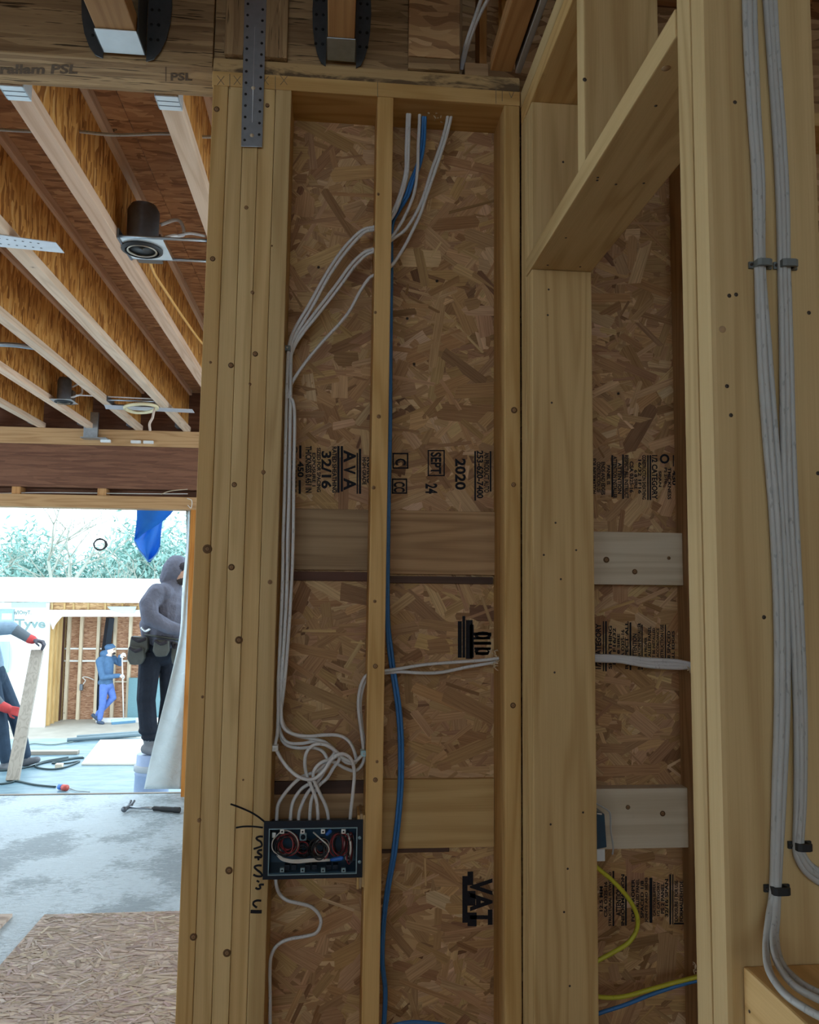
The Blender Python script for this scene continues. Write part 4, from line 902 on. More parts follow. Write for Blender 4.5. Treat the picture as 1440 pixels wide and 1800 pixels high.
tag(tube('ceiling_wire', [at(-30, 226, 2, ZB+.16), at(60, 231, 2, ZB+.16), at(125, 230, 2, ZB+.16), at(200, 237, 2, ZB+.155), at(290, 235, 2, ZB+.16), at(345, 240, 2, ZB+.16), at(420, 241, 2, ZB+.16)], .0045, M_CABLE_G, None, 7), 'thin white wire crossing the joist bays near the beam', 'cable')
tag(tube('ceiling_wire', [at(263, 460, 2, ZB+.03), at(272, 482, 2, ZB+.035), at(290, 510, 2, ZB+.035), at(318, 552, 2, ZB+.04), at(345, 590, 2, ZB+.05), at(358, 606, 2, ZB+.06)], .006, plain('tan_cable', (.66, .36, .10), .5), None, 7), 'tan cable hanging from the can light along a joist web', 'cable')
bk = root('steel_bracket', tuple(at(160, 755, 1, YW-.1)), 'grey steel bracket fixed at the header under the far joists', 'bracket')
p = at(158, 735, 1, YW-.06); box('bracket_plate', (p[0]-.05, YW-.03, z2+.04), (p[0]+.05, YW-.006, ZB+.12), M_STEEL, bk, .002); box('bracket_foot', (p[0]-.05, YW-.10, z2+.037), (p[0]+.13, YW-.006, z2+.043), M_STEEL, bk, .002)
tag(tube('conduit', [at(-30, 605, 2, ZB+.03), at(20, 606, 2, ZB+.03), at(60, 611, 2, ZB+.03)], .012, M_STEEL, None, 8), 'short steel conduit tucked between the leftmost joists', 'conduit')
# ================================================================== SOFT SHEETS
def sheet_vf(rows, yf_, th, nx=14, sub=6):
    R = catmull([np.array(r, float) for r in rows], sub); n = len(R); V, Fs = [], []
    for side in (0, 1):
        for i, (xl_, xr_, py) in enumerate(R):
            for j in range(nx+1):
                u = j/nx; p = at(xl_+(xr_-xl_)*u, py, 1, yf_(u, i/(n-1))); V.append((p[0], p[1]+th*side, p[2]))
    m = n*(nx+1); I = lambda i, j, s: s*m+i*(nx+1)+j
    for i in range(n-1):
        for j in range(nx):
            Fs.append((I(i, j, 0), I(i+1, j, 0), I(i+1, j+1, 0), I(i, j+1, 0))); Fs.append((I(i, j, 1), I(i, j+1, 1), I(i+1, j+1, 1), I(i+1, j, 1)))
    for i in range(n-1):
        for j in (0, nx): a = (I(i, j, 0), I(i, j, 1), I(i+1, j, 1), I(i+1, j, 0)); Fs.append(a if j == 0 else a[::-1])
    for j in range(nx):
        for i in (0, n-1): a = (I(i, j, 0), I(i, j+1, 0), I(i, j+1, 1), I(i, j, 1)); Fs.append(a if i == 0 else a[::-1])
    return V, Fs
def tarp_mat():
    s = NT('blue_tarp'); c = s.coords(False); n = s.noise(c, 14, 3); col = s.mix(n, (.02, .22, .66), (.05, .36, .80))
    s.done(col, .4, 0, .4); tl = s.n('BsdfTranslucent', {'Color': col}); mx = s.n('MixShader', {0: .5, 1: s.b.outputs[0], 2: tl.outputs[0]})
    s.t.links.new(mx.outputs[0], s.t.nodes['Material Output'].inputs['Surface']); return s.m
M_TARP = tarp_mat()
tr = root('blue_tarp', tuple(at(262, 988, 1, YD+.1)), 'bright blue tarp corner hanging under the header of the opening', 'tarp')
v, f = sheet_vf([(241, 292, 888), (240, 286, 915), (237, 283, 940), (236, 282, 952), (241, 281, 963), (250, 275, 975), (260, 264, 988)], lambda u, t: YD+.10+.03*math.sin(u*7+t*3), .004); mesh_obj('tarp_sheet', v, f, M_TARP, tr, smooth=True)
v, f = sheet_vf([(241, 308, 888), (240.5, 303, 900), (240, 288, 915), (239, 272, 926), (238, 252, 938), (237, 241, 948)], lambda u, t: YD+.055+.015*math.sin(u*5), .004); mesh_obj('folded_flap', v, f, M_TARP, tr, smooth=True)
tube('tarp_hem', [at(237, 952, 1, YD+.085), at(243, 964, 1, YD+.085), at(252, 976, 1, YD+.085), at(262, 985, 1, YD+.085), at(276, 973, 1, YD+.085), at(281, 962, 1, YD+.085)], .006, plain('tarp_hem_blue', (.20, .45, .80), .5), tr, 6)
def sheet_mat():
    s = NT('pale_membrane_sheet'); c = s.coords(False); n = s.noise(s.vm('MULTIPLY', c, (9, 9, 14)), 1, 4, .6, .8)
    s.bump(n, .6, .02); return s.done(s.mix(n, (.52, .61, .64), (.70, .79, .82)), .45, 0, .4)
M_SHEET = sheet_mat()
v, f = sheet_vf([(327, 336, 896), (327, 334.5, 960), (320, 331.5, 1040), (316, 329, 1115), (300, 326, 1190), (281, 323, 1265), (264, 320.5, 1335), (253, 318, 1387)],
    lambda u, t: YD-.05+.05*math.sin(t*3.0)*(1-u)+.012*math.sin(u*6+t*9), .006, 18)
tag(mesh_obj('membrane_sheet', v, f, M_SHEET, None, smooth=True), 'pale curling membrane sheet leaning against the right jamb of the opening', 'sheet')
# coil ring hung in the opening
p0 = at(176, 957, 1, YD-.06); rr = .041
cr = root('cable_coil', tuple(p0), 'small black cable coil hanging in the middle of the opening', 'cable coil')
for k in range(3): tube('coil_turn', [p0+np.array([math.cos(a)*(rr+.003*k), .006*k-.006, math.sin(a)*(rr-.002*k)]) for a in np.linspace(0, 2*math.pi, 13)[:-1]], .005, M_RUBBER, cr, 6, 5, closed=True)
tube('hanging_thread', [p0+np.array([0, 0, rr]), np.array([p0[0], YD-.06, z5+.001])], .0006, M_WHTW, cr, 4, spline=False)

# ---- hammer on the floor
hc = lambda px, py, z: at(px, py, 2, z)
hm = root('claw_hammer', tuple(hc(262, 1419, 0)), 'claw hammer lying on the grey floor by the stud post', 'hammer')
a, b = hc(225, 1419, .022), hc(272, 1421, .018); c_, d_ = hc(270, 1421, .018), hc(316, 1424, .020)
tube('steel_shaft', [a, b], .009, M_STEEL, hm, 10, spline=False); tube('rubber_grip', [c_, c_+(d_-c_)*.3, c_+(d_-c_)*.8, d_], [.015]*8+[.017]*8+[.019]*9, M_RUBBER, hm, 10)
ax_ = np.array([b[0]-a[0], b[1]-a[1], 0]); ax_ /= np.linalg.norm(ax_); ay_ = np.array([-ax_[1], ax_[0], 0])
h0 = np.array([a[0], a[1], .022])
v, f = tube_vf([h0-ay_*.058-ax_*.006, h0-ay_*.050-ax_*.006, h0-ay_*.046-ax_*.006, h0-ay_*.02, h0+ay_*.02], [.018, .020, .014, .013, .015], 12); mesh_obj('hammer_head', v, f, M_STEEL_D, hm, smooth=True)
for s_ in (-1, 1): tube('claw', [h0+ay_*.015+ax_*.004*s_, h0+ay_*.05+np.array([0, 0, .008])+ax_*.009*s_, h0+ay_*.085+np.array([0, 0, .024])+ax_*.012*s_], [.011]*8+[.008]*8+[.005], M_STEEL_D, hm, 8)

# ================================================================== THE YARD: DECK, CLUTTER
ZK = -.42
M_DECK = (lambda s: (s.bump(s.noise(s.coords(False), 7, 4), .3, .02), s.done(s.mix(s.ramp(s.noise(s.vm('MULTIPLY', s.coords(False), (3, 9, 1)), 1, 4, .65), [(.35, 0.0), (.7, 1.0)]), (.095, .165, .21), (.20, .30, .345)), .42, 0, .5))[1])(NT('blue_grey_deck_membrane'))
tag(box('deck_floor', (-9, YD+.002, ZK-.2), (4, 10.6, ZK), M_DECK, None, .002), 'blue-grey membrane deck just outside the opening', 'deck', kind='structure')
M_GROUND = plain('pale_concrete', (.62, .63, .60), .8, 0, .2, .15, 1.5)
tag(box('ground', (-60, 10.62, -1.95), (60, 80, -1.75), M_GROUND, None, 0), 'pale yard ground beyond the deck', 'ground', kind='structure')
def on(px, py, z=ZK): return at(px, py, 2, z)
# white plywood sheet lying on the deck
P = [on(px, py, ZK+.002) for px, py in ((143, 1345), (176, 1303), (300, 1300), (290, 1345))]
tag(prism('plywood_sheet', P, (0, 0, .018), plain('pale_plywood', (.78, .72, .62), .7, 0, .2, .06, 4), None, .002), 'white plywood sheet lying flat on the deck', 'plywood sheet')  # plywood in one even pale tone
a, b = on(38, 1323, ZK+.02), on(138, 1322, ZK+.02)
tag(board('long_timber', a, b, .09, .038, GREYW['x'], None), 'long pale timber lying across the deck behind the plank bearer', 'timber')
for k, (pa, pb) in enumerate((((118, 1301), (250, 1291)), ((135, 1296), (262, 1287)))):
    tag(tube('drain_pipe', [on(*pa, ZK+.03), on(*pb, ZK+.03)], .025, plain('slate_plastic', (.14, .20, .23), .5), None, 8, spline=False), ['nearer', 'farther'][k]+' dark plastic pipe lying at the deck edge', 'pipe')
M_CORD = plain('teal_black_cord', (.03, .055, .06), .5)
def cord(pts, lab, r=.009, mat=M_CORD): return tag(tube('power_cord', [on(px, py, ZK+.01) for px, py in pts], r, mat, None, 6, 6), lab, 'cord')
cord([(-40, 1378), (0, 1378), (20, 1375), (30, 1373), (60, 1379), (98, 1383)], 'black cord running along the deck to a red and blue plug')
cord([(120, 1385), (135, 1390), (148, 1391), (158, 1392)], 'thin grey cord leading from the plug to the opening', .005, plain('grey_cord', (.25, .28, .28), .5))
cord([(-40, 1353), (10, 1354), (50, 1348), (80, 1340), (110, 1335), (132, 1332), (146, 1331)], 'black cord snaking behind the plank bearer')
cord([(148, 1332), (132, 1333), (105, 1338), (92, 1341), (115, 1342), (140, 1338), (120, 1347), (95, 1352), (70, 1350), (62, 1345), (80, 1338), (120, 1331)], 'tangled black cord looped on the deck near the plywood')
cord([(45, 1310), (60, 1307), (90, 1309), (120, 1305), (150, 1300), (200, 1297), (240, 1295)], 'grey-green cord trailing along the deck edge', .007, plain('sage_cord', (.16, .22, .21), .5))
pg = root('cord_plug', tuple(on(110, 1384)), 'red and blue cord plug lying on the deck', 'plug')
a, b = on(104, 1383, ZK+.03), on(118, 1385, ZK+.03)
tube('blue_half', [a, a+(b-a)*.45], .026, plain('plug_blue', (.05, .16, .50), .4), pg, 10, spline=False); tube('red_half', [a+(b-a)*.46, b], .028, plain('plug_red', (.50, .08, .06), .4), pg, 10, spline=False)
p = on(104, 1350); tag(box('wood_block', (p[0]-.035, p[1]-.03, ZK), (p[0]+.035, p[1]+.03, ZK+.045), WHITE['x'], None, .003), 'small pale wood offcut on the deck among the cords', 'wood block')
# upturned bucket
pb = at(265, 1389, 2, ZK); YB_ = 7.42; pb = np.array([at(266, 1389, 1, YB_)[0], YB_, ZK])
bkt = root('bucket', tuple(pb), 'pale blue plastic bucket standing upside down under the hooded worker', 'bucket')
M_BUCK = plain('pale_blue_plastic', (.24, .31, .46), .4); hb = float(at(266, 1324, 1, YB_)[2])-ZK
lathe('bucket_body', [(.155, 0), (.158, .012), (.15, .02), (.142, hb*.6), (.148, hb*.62), (.14, hb*.66), (.134, hb-.004), (.128, hb)], tuple(pb), M_BUCK, bkt, 'z', 28)
lathe('bucket_band', [(.151, hb*.68), (.155, hb*.69), (.153, hb*.78), (.147, hb*.8)], tuple(pb), plain('grey_band', (.30, .33, .36), .5), bkt, 'z', 28)
# ================================================================== PEOPLE
M_HOOD = plain('grey_hoodie', (.125, .13, .17), .9, 0, .1, .35, 11, .8, .035); M_TROUS = plain('black_trousers', (.016, .02, .03), .85, 0, .15, .4, 9, .8, .035)
M_BOOT = plain('scuffed_boot', (.13, .135, .15), .7); M_SKIN = plain('skin', (.46, .27, .19), .55); M_BEARD = plain('dark_beard', (.03, .022, .02), .8); M_CAP = plain('dark_cap', (.022, .018, .024), .8)
M_LEATH = plain('worn_dark_leather', (.07, .075, .07), .6, 0, .3, .3, 18, .3)
def hand(prims, w, d, up_, mat, s=1.0, curl=.6):
    """palm and five bent fingers: w wrist, d pointing direction, up_ back of the hand"""
    w, d, n = np.asarray(w, float), np.asarray(d, float), np.asarray(up_, float); d /= np.linalg.norm(d); n = n-d*n.dot(d); n /= np.linalg.norm(n); t = np.cross(d, n)
    for k in (-1, -.3, .4, 1): prims.append(('c', w+t*k*.016*s, .016*s, w+d*.085*s+t*k*.030*s, .014*s, mat))
    for k, L in ((-1.0, .062), (-.33, .075), (.33, .080), (1.0, .070)):
        b = w+d*.085*s+t*k*.031*s; m = b+(d*math.cos(curl)-n*math.sin(curl))*L*.5*s; e = m+(d*math.cos(curl*2.2)-n*math.sin(curl*2.2))*L*.55*s
        prims.append(('c', b, .0105*s, m, .0098*s, mat)); prims.append(('c', m, .0098*s, e, .0085*s, mat))
    b = w+d*.03*s+t*.028*s; m = b+(d*.6+t*.7-n*.35)*.042*s; e = m+(d*.85+t*.1-n*.5)*.036*s
    prims.append(('c', b, .0125*s, m, .011*s, mat)); prims.append(('c', m, .011*s, e, .009*s, mat))

# ---- hooded worker on the bucket
base = np.array([at(275, 1322, 1, YB_)[0], YB_, ZK+hb])
pr = root('person', tuple(base), 'worker in grey hoodie and black trousers with tool belt, standing on a bucket', 'person')
T1 = lambda p: base+np.asarray(p)
H, K, BO, SK, BE, CA = 0, 1, 2, 3, 4, 5
q = []
q += [('e', (0.0, .01, .90), (.155, .145, .15), K), ('c', (.02, .01, .98), .150, (.035, .01, 1.12), .152, H), ('c', (.035, .01, 1.12), .152, (.045, .01, 1.30), .165, H), ('c', (.03, -.09, 1.40), .090, (.075, .13, 1.40), .085, H), ('c', (.05, .0, 1.38), .12, (.10, .0, 1.50), .075, H)]
q += [('c', (-.075, -.045, .84), .098, (-.095, -.05, .47), .082, K), ('c', (-.095, -.05, .47), .080, (-.065, -.05, .22), .078, K), ('e', (-.062, -.05, .205), (.090, .082, .045), K), ('e', (-.045, -.05, .15), (.080, .076, .040), K), ('c', (-.05, -.05, .14), .060, (-.042, -.045, .09), .058, BO)]
q += [('c', (.065, .07, .84), .096, (.085, .05, .47), .080, K), ('c', (.085, .05, .47), .078, (.055, .06, .22), .068, K), ('e', (.055, .06, .19), (.076, .07, .04), K), ('c', (.052, .06, .17), .055, (.05, .06, .09), .055, BO)]
for fx, fy in ((-.045, -.05), (.05, .06)): q += [('c', (fx-.035, fy, .048), .046, (fx+.06, fy-.05, .042), .043, BO), ('c', (fx+.06, fy-.05, .042), .043, (fx+.10, fy-.075, .036), .034, BO)]
q += [('c', (-.02, -.13, 1.40), .085, (-.075, -.19, 1.30), .082, H), ('c', (-.075, -.19, 1.30), .082, (-.055, -.215, 1.19), .076, H), ('c', (-.055, -.215, 1.19), .074, (.10, -.19, 1.105), .060, H), ('c', (.10, -.19, 1.105), .060, (.20, -.14, 1.075), .050, H), ('c', (.195, -.14, 1.075), .05, (.215, -.13, 1.072), .046, H)]
q += [('c', (.09, .15, 1.39), .080, (.17, .20, 1.22), .070, H), ('c', (.17, .20, 1.22), .066, (.30, .06, 1.17), .05, H)]
q += [('c', (-.11, -.05, 1.12), .07, (-.10, -.06, 1.02), .055, H), ('e', (.03, .01, 1.03), (.168, .155, .05), H)]
hand(q, (.222, -.128, 1.075), (1, .35, .1), (0, -.2, 1), SK); hand(q, (.31, .05, 1.17), (1, -.2, .05), (0, .2, 1), SK)
q += [('e', (.115, .0, 1.615), (.112, .115, .125), H), ('c', (.05, .01, 1.53), .085, (.09, .0, 1.60), .105, H), ('c', (.10, .0, 1.50), .070, (.14, -.01, 1.535), .055, H)]
q += [('e', (.165, -.022, 1.575), (.072, .072, .092), SK), ('e', (.178, -.03, 1.515), (.058, .058, .048), BE), ('c', (.225, -.05, 1.575), .011, (.240, -.057, 1.553), .013, SK), ('e', (.214, -.075, 1.590), (.010, .010, .008), BE), ('e', (.222, -.02, 1.590), (.010, .010, .008), BE), ('c', (.222, -.07, 1.527), .007, (.234, -.03, 1.527), .007, SK),
      ('c', (.165, -.055, 1.628), .05, (.205, -.03, 1.628), .05, CA), ('c', (.215, -.08, 1.622), .014, (.245, -.02, 1.622), .014, CA)]
fused('body', q, [M_HOOD, M_TROUS, M_BOOT, M_SKIN, M_BEARD, M_CAP], .0058, pr, T1, 4)
# tool belt
bt = [base+np.array([.02+.172*math.cos(a), .01+.160*math.sin(a), 1.0+.03*math.cos(a+2.5)]) for a in np.linspace(0, 2*math.pi, 17)[:-1]]
tube('tool_belt', bt, .024, M_LEATH, pr, 8, 4, closed=True, flat=.4)
def pouch(c, w, h, d, nm='tool_pouch'):
    c = base+np.array(c); P = [(-w*.42, h*.5), (-w*.5, -h*.15), (-w*.30, -h*.47), (0, -h*.5), (w*.32, -h*.46), (w*.5, -h*.15), (w*.44, h*.42)]
    o = prism(nm, [(c[0]+x, c[1]-d/2, c[2]+z) for x, z in P], (0, d, 0), M_LEATH, pr, .012)
    tube('pouch_mouth', [(c[0]-w*.36, c[1]-d/2-.003, c[2]+h*.44), (c[0], c[1]-d/2-.012, c[2]+h*.26), (c[0]+w*.38, c[1]-d/2-.003, c[2]+h*.38)], [.012]*8+[.017]*8+[.012], M_CAP, o, 6, flat=1.0)
pouch((-.15, -.13, .945), .16, .16, .10); pouch((-.165, -.165, .86), .145, .16, .09); pouch((.045, -.175, .925), .14, .15, .07); pouch((.15, -.12, .88), .06, .2, .05)
tube('hammer_in_belt', [base+np.array(p) for p in ((-.13, -.19, 1.10), (-.09, -.20, 1.07), (-.05, -.205, 1.09))], .010, M_BRIGHT, pr, 6)

# ---- worker carrying a plank, at the left edge
fb = on(8, 1350); base2 = np.array([fb[0], fb[1], ZK]); s2 = FPX/fb[1]
L2 = lambda px, py, y=0.0: ((px-8)/s2, y, (1350-py)/s2)
pr2 = root('person', tuple(base2), 'worker in blue jacket and dark trousers wearing red gloves, holding up a plank', 'person')
M_DENIM = plain('blue_grey_jacket', (.20, .28, .36), .85, 0, .1, .3, 20, .3); M_SLEEVE = plain('dark_grey_sleeve', (.11, .13, .15), .85); M_TR2 = plain('navy_trousers', (.035, .055, .085), .85, 0, .1, .3, 15, .3); M_RGL = plain('red_glove', (.48, .05, .05), .7); M_DGL = plain('dark_glove_palm', (.05, .045, .06), .7)
q = []
hipz = .93
q += [('e', (-.20, 0, .95), (.16, .14, .16), 2), ('c', (-.22, 0, 1.05), .15, (-.32, 0, 1.35), .165, 0), ('c', (-.36, -.14, 1.44), .08, (-.32, .15, 1.44), .08, 0), ('c', (-.33, 0, 1.43), .08, (-.30, 0, 1.53), .06, 4)]
q += [('c', (-.17, -.07, .92), .10, L2(3, 1285, -.07), .078, 2), ('c', L2(3, 1285, -.07), .075, L2(13, 1334, -.06), .058, 2), ('c', L2(13, 1338, -.06), .05, L2(14, 1348, -.06), .045, 5), ('c', L2(10, 1346, -.06), .044, L2(26, 1348, -.10), .036, 5)]
q += [('c', (-.16, .09, .92), .10, (.05, .10, .50), .078, 2), ('c', (.05, .10, .50), .075, L2(34, 1332, .10), .058, 2), ('c', L2(34, 1338, .10), .05, L2(36, 1344, .10), .045, 5), ('c', L2(34, 1345, .10), .044, L2(56, 1339, .06), .034, 5)]
wr1 = np.array(L2(42, 1138, -.10)); el1 = np.array(L2(15, 1120, -.14))
q += [('c', (-.33, -.15, 1.43), .085, el1, .070, 0), ('c', el1, .062, wr1, .048, 1), ('c', wr1, .05, wr1+np.array([.03, 0, -.01]), .047, 3)]
hand(q, wr1+np.array([.035, 0, -.012]), (1, 0, -.2), (.2, 0, 1), 6, 1.15, .8)
wr2 = np.array(L2(6, 1246, -.15)); el2 = np.array((-.30, -.22, 1.05))
q += [('c', (-.32, .15, 1.43), .08, el2+np.array([0, .2, 0]), .07, 0), ('c', el2+np.array([0, .2, 0]), .07, el2, .062, 0), ('c', el2, .06, wr2, .048, 1), ('c', wr2, .052, wr2+np.array([.06, .01, -.03]), .048, 3)]
hand(q, wr2+np.array([.06, .01, -.03]), (1, .15, -.35), (0, -1, .3), 3, 1.1, .8)
q += [('e', (-.27, 0, 1.62), (.10, .08, .12), 4), ('e', (-.29, 0, 1.67), (.115, .095, .09), 7), ('c', (-.17, 0, 1.62), .012, (-.155, 0, 1.60), .014, 4), ('e', (-.19, -.035, 1.64), (.01, .01, .008), 7), ('e', (-.19, .035, 1.64), (.01, .01, .008), 7), ('e', (-.28, -.085, 1.615), (.02, .012, .03), 4)]
fused('body', q, [M_DENIM, M_SLEEVE, M_TR2, M_RGL, M_SKIN, M_BOOT, M_DGL, M_CAP], .007, pr2, lambda p: base2+np.asarray(p), 4)
pa, pb2 = on(21, 1373, ZK+.001), None
yp = base2[1]-.05
top = at(66, 1143, 1, yp); bot = at(22, 1372, 1, pa[1])
bot = np.array([bot[0], pa[1], ZK+.006])
tag(board('carried_plank', bot, top, .12, .038, GREYW['z'], None, side=(0, 1, 0)), 'tall grey plank held upright by the worker at the left edge', 'plank')

# ================================================================== BUILDING ACROSS THE YARD
ZG = -1.70; YF = 3.2*FPX/(1263-1024)
YBK = YF/.946
fx = lambda px, py=1150, y=YF: float(at(px, py, 1, y)[0]); fz = lambda py, px=150, y=YF: float(at(px, py, 1, y)[2])
M_WRAP = plain('white_house_wrap', (.80, .82, .82), .5, 0, .3, .04, 2); M_FASC = plain('white_fascia', (.84, .85, .85), .6)
bd = root('building', (fx(100), YF, ZG), 'white house-wrapped shed across the yard with an open studded bay', 'building')
box('floor_slab', (fx(-260), YF-2.2, ZG-.05), (fx(420), YBK+.2, ZG), plain('dusty_slab', (.42, .39, .34), .8, 0, .2, .25, 3), bd, 0)
box('wrapped_wall', (fx(-240), YF, ZG), (fx(83), YF+.12, fz(1060)), M_WRAP, bd, .002)
box('fascia', (fx(-260), YF-.5, fz(1059, 150, YF-.5)), (fx(430), YF+.3, fz(1016, 150, YF-.5)), M_FASC, bd, .004)
box('roof', (fx(-260), YF+.31, fz(1040)), (fx(430), YBK+3, fz(1022)), M_FASC, bd, 0)
box('header_board', (fx(83.5), YF+.01, fz(1078)), (fx(420), YF+.05, fz(1059.5)), osb_mat('strand_board_header', PAL_TAN, 'x', 'z', .6), bd, .002)
for px in (86, 108, 124, 150, 180, 210, 240): box('header_cripple', (fx(px), YF-.02, fz(1074)), (fx(px)+.04, YF+.009, fz(1060)), PINE['z'], bd, .002)
box('corner_trim', (fx(83), YF-.03, ZG+.001), (fx(85.5), YF+.0095, fz(1075)), M_FASC, bd, .002)
box('side_wall', (fx(80), YF+.121, ZG+.001), (fx(83), YBK, fz(1060)), PINE['z'], bd, .002)
for y in np.linspace(YF+.2, YBK-.05, 4): box('stud', (fx(83)+.001, y, ZG+.001), (fx(83)+.05, y+.07, fz(1060)), PINE['z'], bd, .002)
bwl = fx(83); z_ = lambda py: fz(py, 150, YBK)
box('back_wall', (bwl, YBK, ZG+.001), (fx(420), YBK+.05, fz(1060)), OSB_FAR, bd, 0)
for px in (121, 143, 173, 202, 229, 258, 290): 
    x = fx(px, 1150, YBK); box('stud', (x-.035, YBK-.10, ZG+.001), (x+.035, YBK-.001, fz(1060)), WHITE['z'], bd, .002)
for py in (1140, 1161.5):
    for i, (p0_, p1_) in enumerate(((112, 118), (124, 140), (146, 170), (176, 199), (205, 226), (232, 255))):
        box('blocking_board', (fx(p0_, 1150, YBK), YBK-.05, z_(py+1.4)), (fx(p1_, 1150, YBK), YBK-.001, z_(py-1.4)), M_FASC, bd, .001)
box('blocking_board', (fx(197, 1150, YBK), YBK-.05, z_(1199)), (fx(240, 1150, YBK), YBK-.001, z_(1197)), WHITE['x'], bd, .001)
box('stacked_panel', (fx(232, 1150, YBK), YBK-.2, ZG+.001), (fx(300, 1150, YBK), YBK-.12, z_(1190)), plain('teal_panel', (.16, .30, .34), .5), bd, .002)
box('stacked_panel', (fx(184, 1150, YBK), YBK-.5, ZG+.001), (fx(300, 1150, YBK), YBK-.42, ZG+.10), M_FASC, bd, .002)
box('dark_post', (fx(111, 1150, YBK)-.02, YBK-.2, ZG+.001), (fx(111, 1150, YBK)+.055, YBK-.11, fz(1075)), DARKW['z'], bd, .002)
# torn wrap drooping over the bay
v, f = sheet_vf([(84, 320, 1072), (84, 320, 1078), (85, 320, 1084)], lambda u, t: YF-.06+.04*math.sin(u*40)*t, .01, 40); mesh_obj('torn_wrap', v, f, M_WRAP, bd, smooth=True)
v, f = sheet_vf([(85, 110, 1083), (87, 103, 1091), (90, 97, 1099), (92, 94, 1106)], lambda u, t: YF-.07, .01, 6); mesh_obj('torn_wrap', v, f, M_WRAP, bd, smooth=True)
v, f = sheet_vf([(188, 240, 1066), (195, 238, 1072), (215, 236, 1078)], lambda u, t: YF-.1, .01, 6); mesh_obj('torn_wrap', v, f, plain('grey_wrap_scrap', (.55, .62, .65), .6), bd, smooth=True)
M_TXT = plain('grey_green_print', (.20, .30, .30), .7)
v, f = join(stamp_rects([('Tyve', 26, 1088, 80, 1109), ('n/IOnyT.', 25, 1073, 55, 1082)], YF-.004, 'none')); mesh_obj('printed_lettering', v, f, M_TXT, bd)
stamp('wrap_seam', [(None, 20, 1059, 81, 1068)], YF-.003, 'none', plain('pale_blue_band', (.52, .68, .72), .6), bd)
# window, tarp and brick pier at the left edge of the wall
w0 = root('shed_window', (fx(8), YF-.03, fz(1093)), 'small window high in the white wall at the left edge', 'window')
box('window_frame', (fx(-20), YF-.05, fz(1093)), (fx(21.5), YF-.001, fz(1072)), plain('teal_window_frame', (.30, .45, .52), .5), w0, .004); box('window_pane', (fx(1), YF-.056, fz(1090)), (fx(19), YF-.051, fz(1079)), plain('sky_glass', (.55, .78, .85), .15), w0, 0)
box('window_sash', (fx(13), YF-.062, fz(1090)), (fx(14), YF-.0565, fz(1079)), M_FASC, w0, 0)
v, f = sheet_vf([(-60, 17, 1128), (-60, 16.5, 1155), (-60, 14.5, 1182)], lambda u, t: YF-.12+.03*math.sin(u*30), .01, 30)
tag(mesh_obj('green_tarp', v, f, plain('pale_green_tarp', (.36, .58, .46), .6), None, smooth=True), 'pale green tarp hung on the white wall behind the plank bearer', 'tarp')
s = NT('red_brick'); br_ = s.n('TexBrick', {'Color1': (.62, .17, .09, 1), 'Color2': (.52, .13, .07, 1), 'Mortar': (.65, .55, .48, 1), 'Scale': 1.0, 'Mortar Size': .012, 'Brick Width': .22, 'Row Height': .075}); xz_ = s.n('SeparateXYZ', {0: s.coords(False)}); s.set(br_.inputs['Vector'], s.n('CombineXYZ', {0: xz_.outputs[0], 1: xz_.outputs[2], 2: 0.0}).outputs[0])
tag(box('brick_pier', (fx(-60), YF-.2, ZG), (fx(14), YF-.005, fz(1186)), s.done(br_.outputs[0], .8), None, .004), 'low red brick wall below the green tarp', 'brick wall')
# leaning black pipe, rubbish
tag(board('leaning_pipe', at(169, 1262, 2, ZG+.02), at(194, 1086, 1, YBK-.25), .14, .14, M_NAVY, None), 'black square downpipe leaning in the studded bay behind the sweeper', 'pipe')
p = at(143, 1208, 1, YBK-.15); tag(box('breaker_box', (p[0]-.035, YBK-.18, p[2]-.07), (p[0]+.035, YBK-.101, p[2]+.07), M_STEEL_D, None, .004), 'small dark box hung on a stud of the far bay', 'box')
tag(tube('loose_cable', [at(146, 1203, 1, YBK-.14), at(150, 1196, 1, YBK-.14), at(145, 1191, 1, YBK-.14), at(152, 1190, 1, YBK-.14), at(165, 1195, 1, YBK-.14)], .012, M_WHTW, None, 6), 'thin pale cable looped above the dark box in the far bay', 'cable')
for k, (px, py) in enumerate(((97, 1252), (107, 1251))):
    p = at(px, py, 2, ZG); tag(mesh_obj('rubble_bag', *ell_vf((p[0], p[1], ZG+.07), (.12, .09, .075)), M_FASC, None, smooth=True), ['left', 'right'][k]+' white bag on the floor of the far bay', 'bag')
# ---- sweeper
sb = at(180, 1272, 2, ZG); s3 = FPX/sb[1]*1.0; base3 = np.array([sb[0], sb[1], ZG])
L3 = lambda px, py, y=0.0: ((px-180)/s3, y, (1272-py)/s3)
pr3 = root('person', tuple(base3), 'worker in blue hooded jacket and jeans sweeping the far bay', 'person')
M_BJ = plain('blue_jacket', (.075, .145, .26), .85, 0, .1, .25, 15, .3); M_JEAN = plain('blue_jeans', (.11, .19, .50), .85, 0, .1, .2, 15, .3); M_SHOE = plain('dark_blue_shoe', (.05, .075, .12), .7); M_SKL = plain('pale_skin', (.66, .50, .42), .6); M_GLW = plain('white_glove', (.70, .70, .68), .7)
q = []
q += [('e', L3(184, 1208), (.15, .13, .13), 1), ('c', L3(183, 1202), .15, L3(182, 1170), .17, 0), ('c', L3(176, 1166, -.16), .09, L3(190, 1166, .16), .09, 0), ('c', L3(183, 1165), .09, L3(187, 1156), .065, 3), ('e', L3(182, 1204), (.175, .15, .09), 0)]
q += [('c', L3(181, 1210, -.07), .10, L3(180, 1238, -.07), .078, 1), ('c', L3(180, 1238, -.07), .075, L3(177, 1262, -.07), .06, 1), ('c', L3(175, 1268.5, -.07), .045, L3(183, 1270, -.11), .038, 2)]
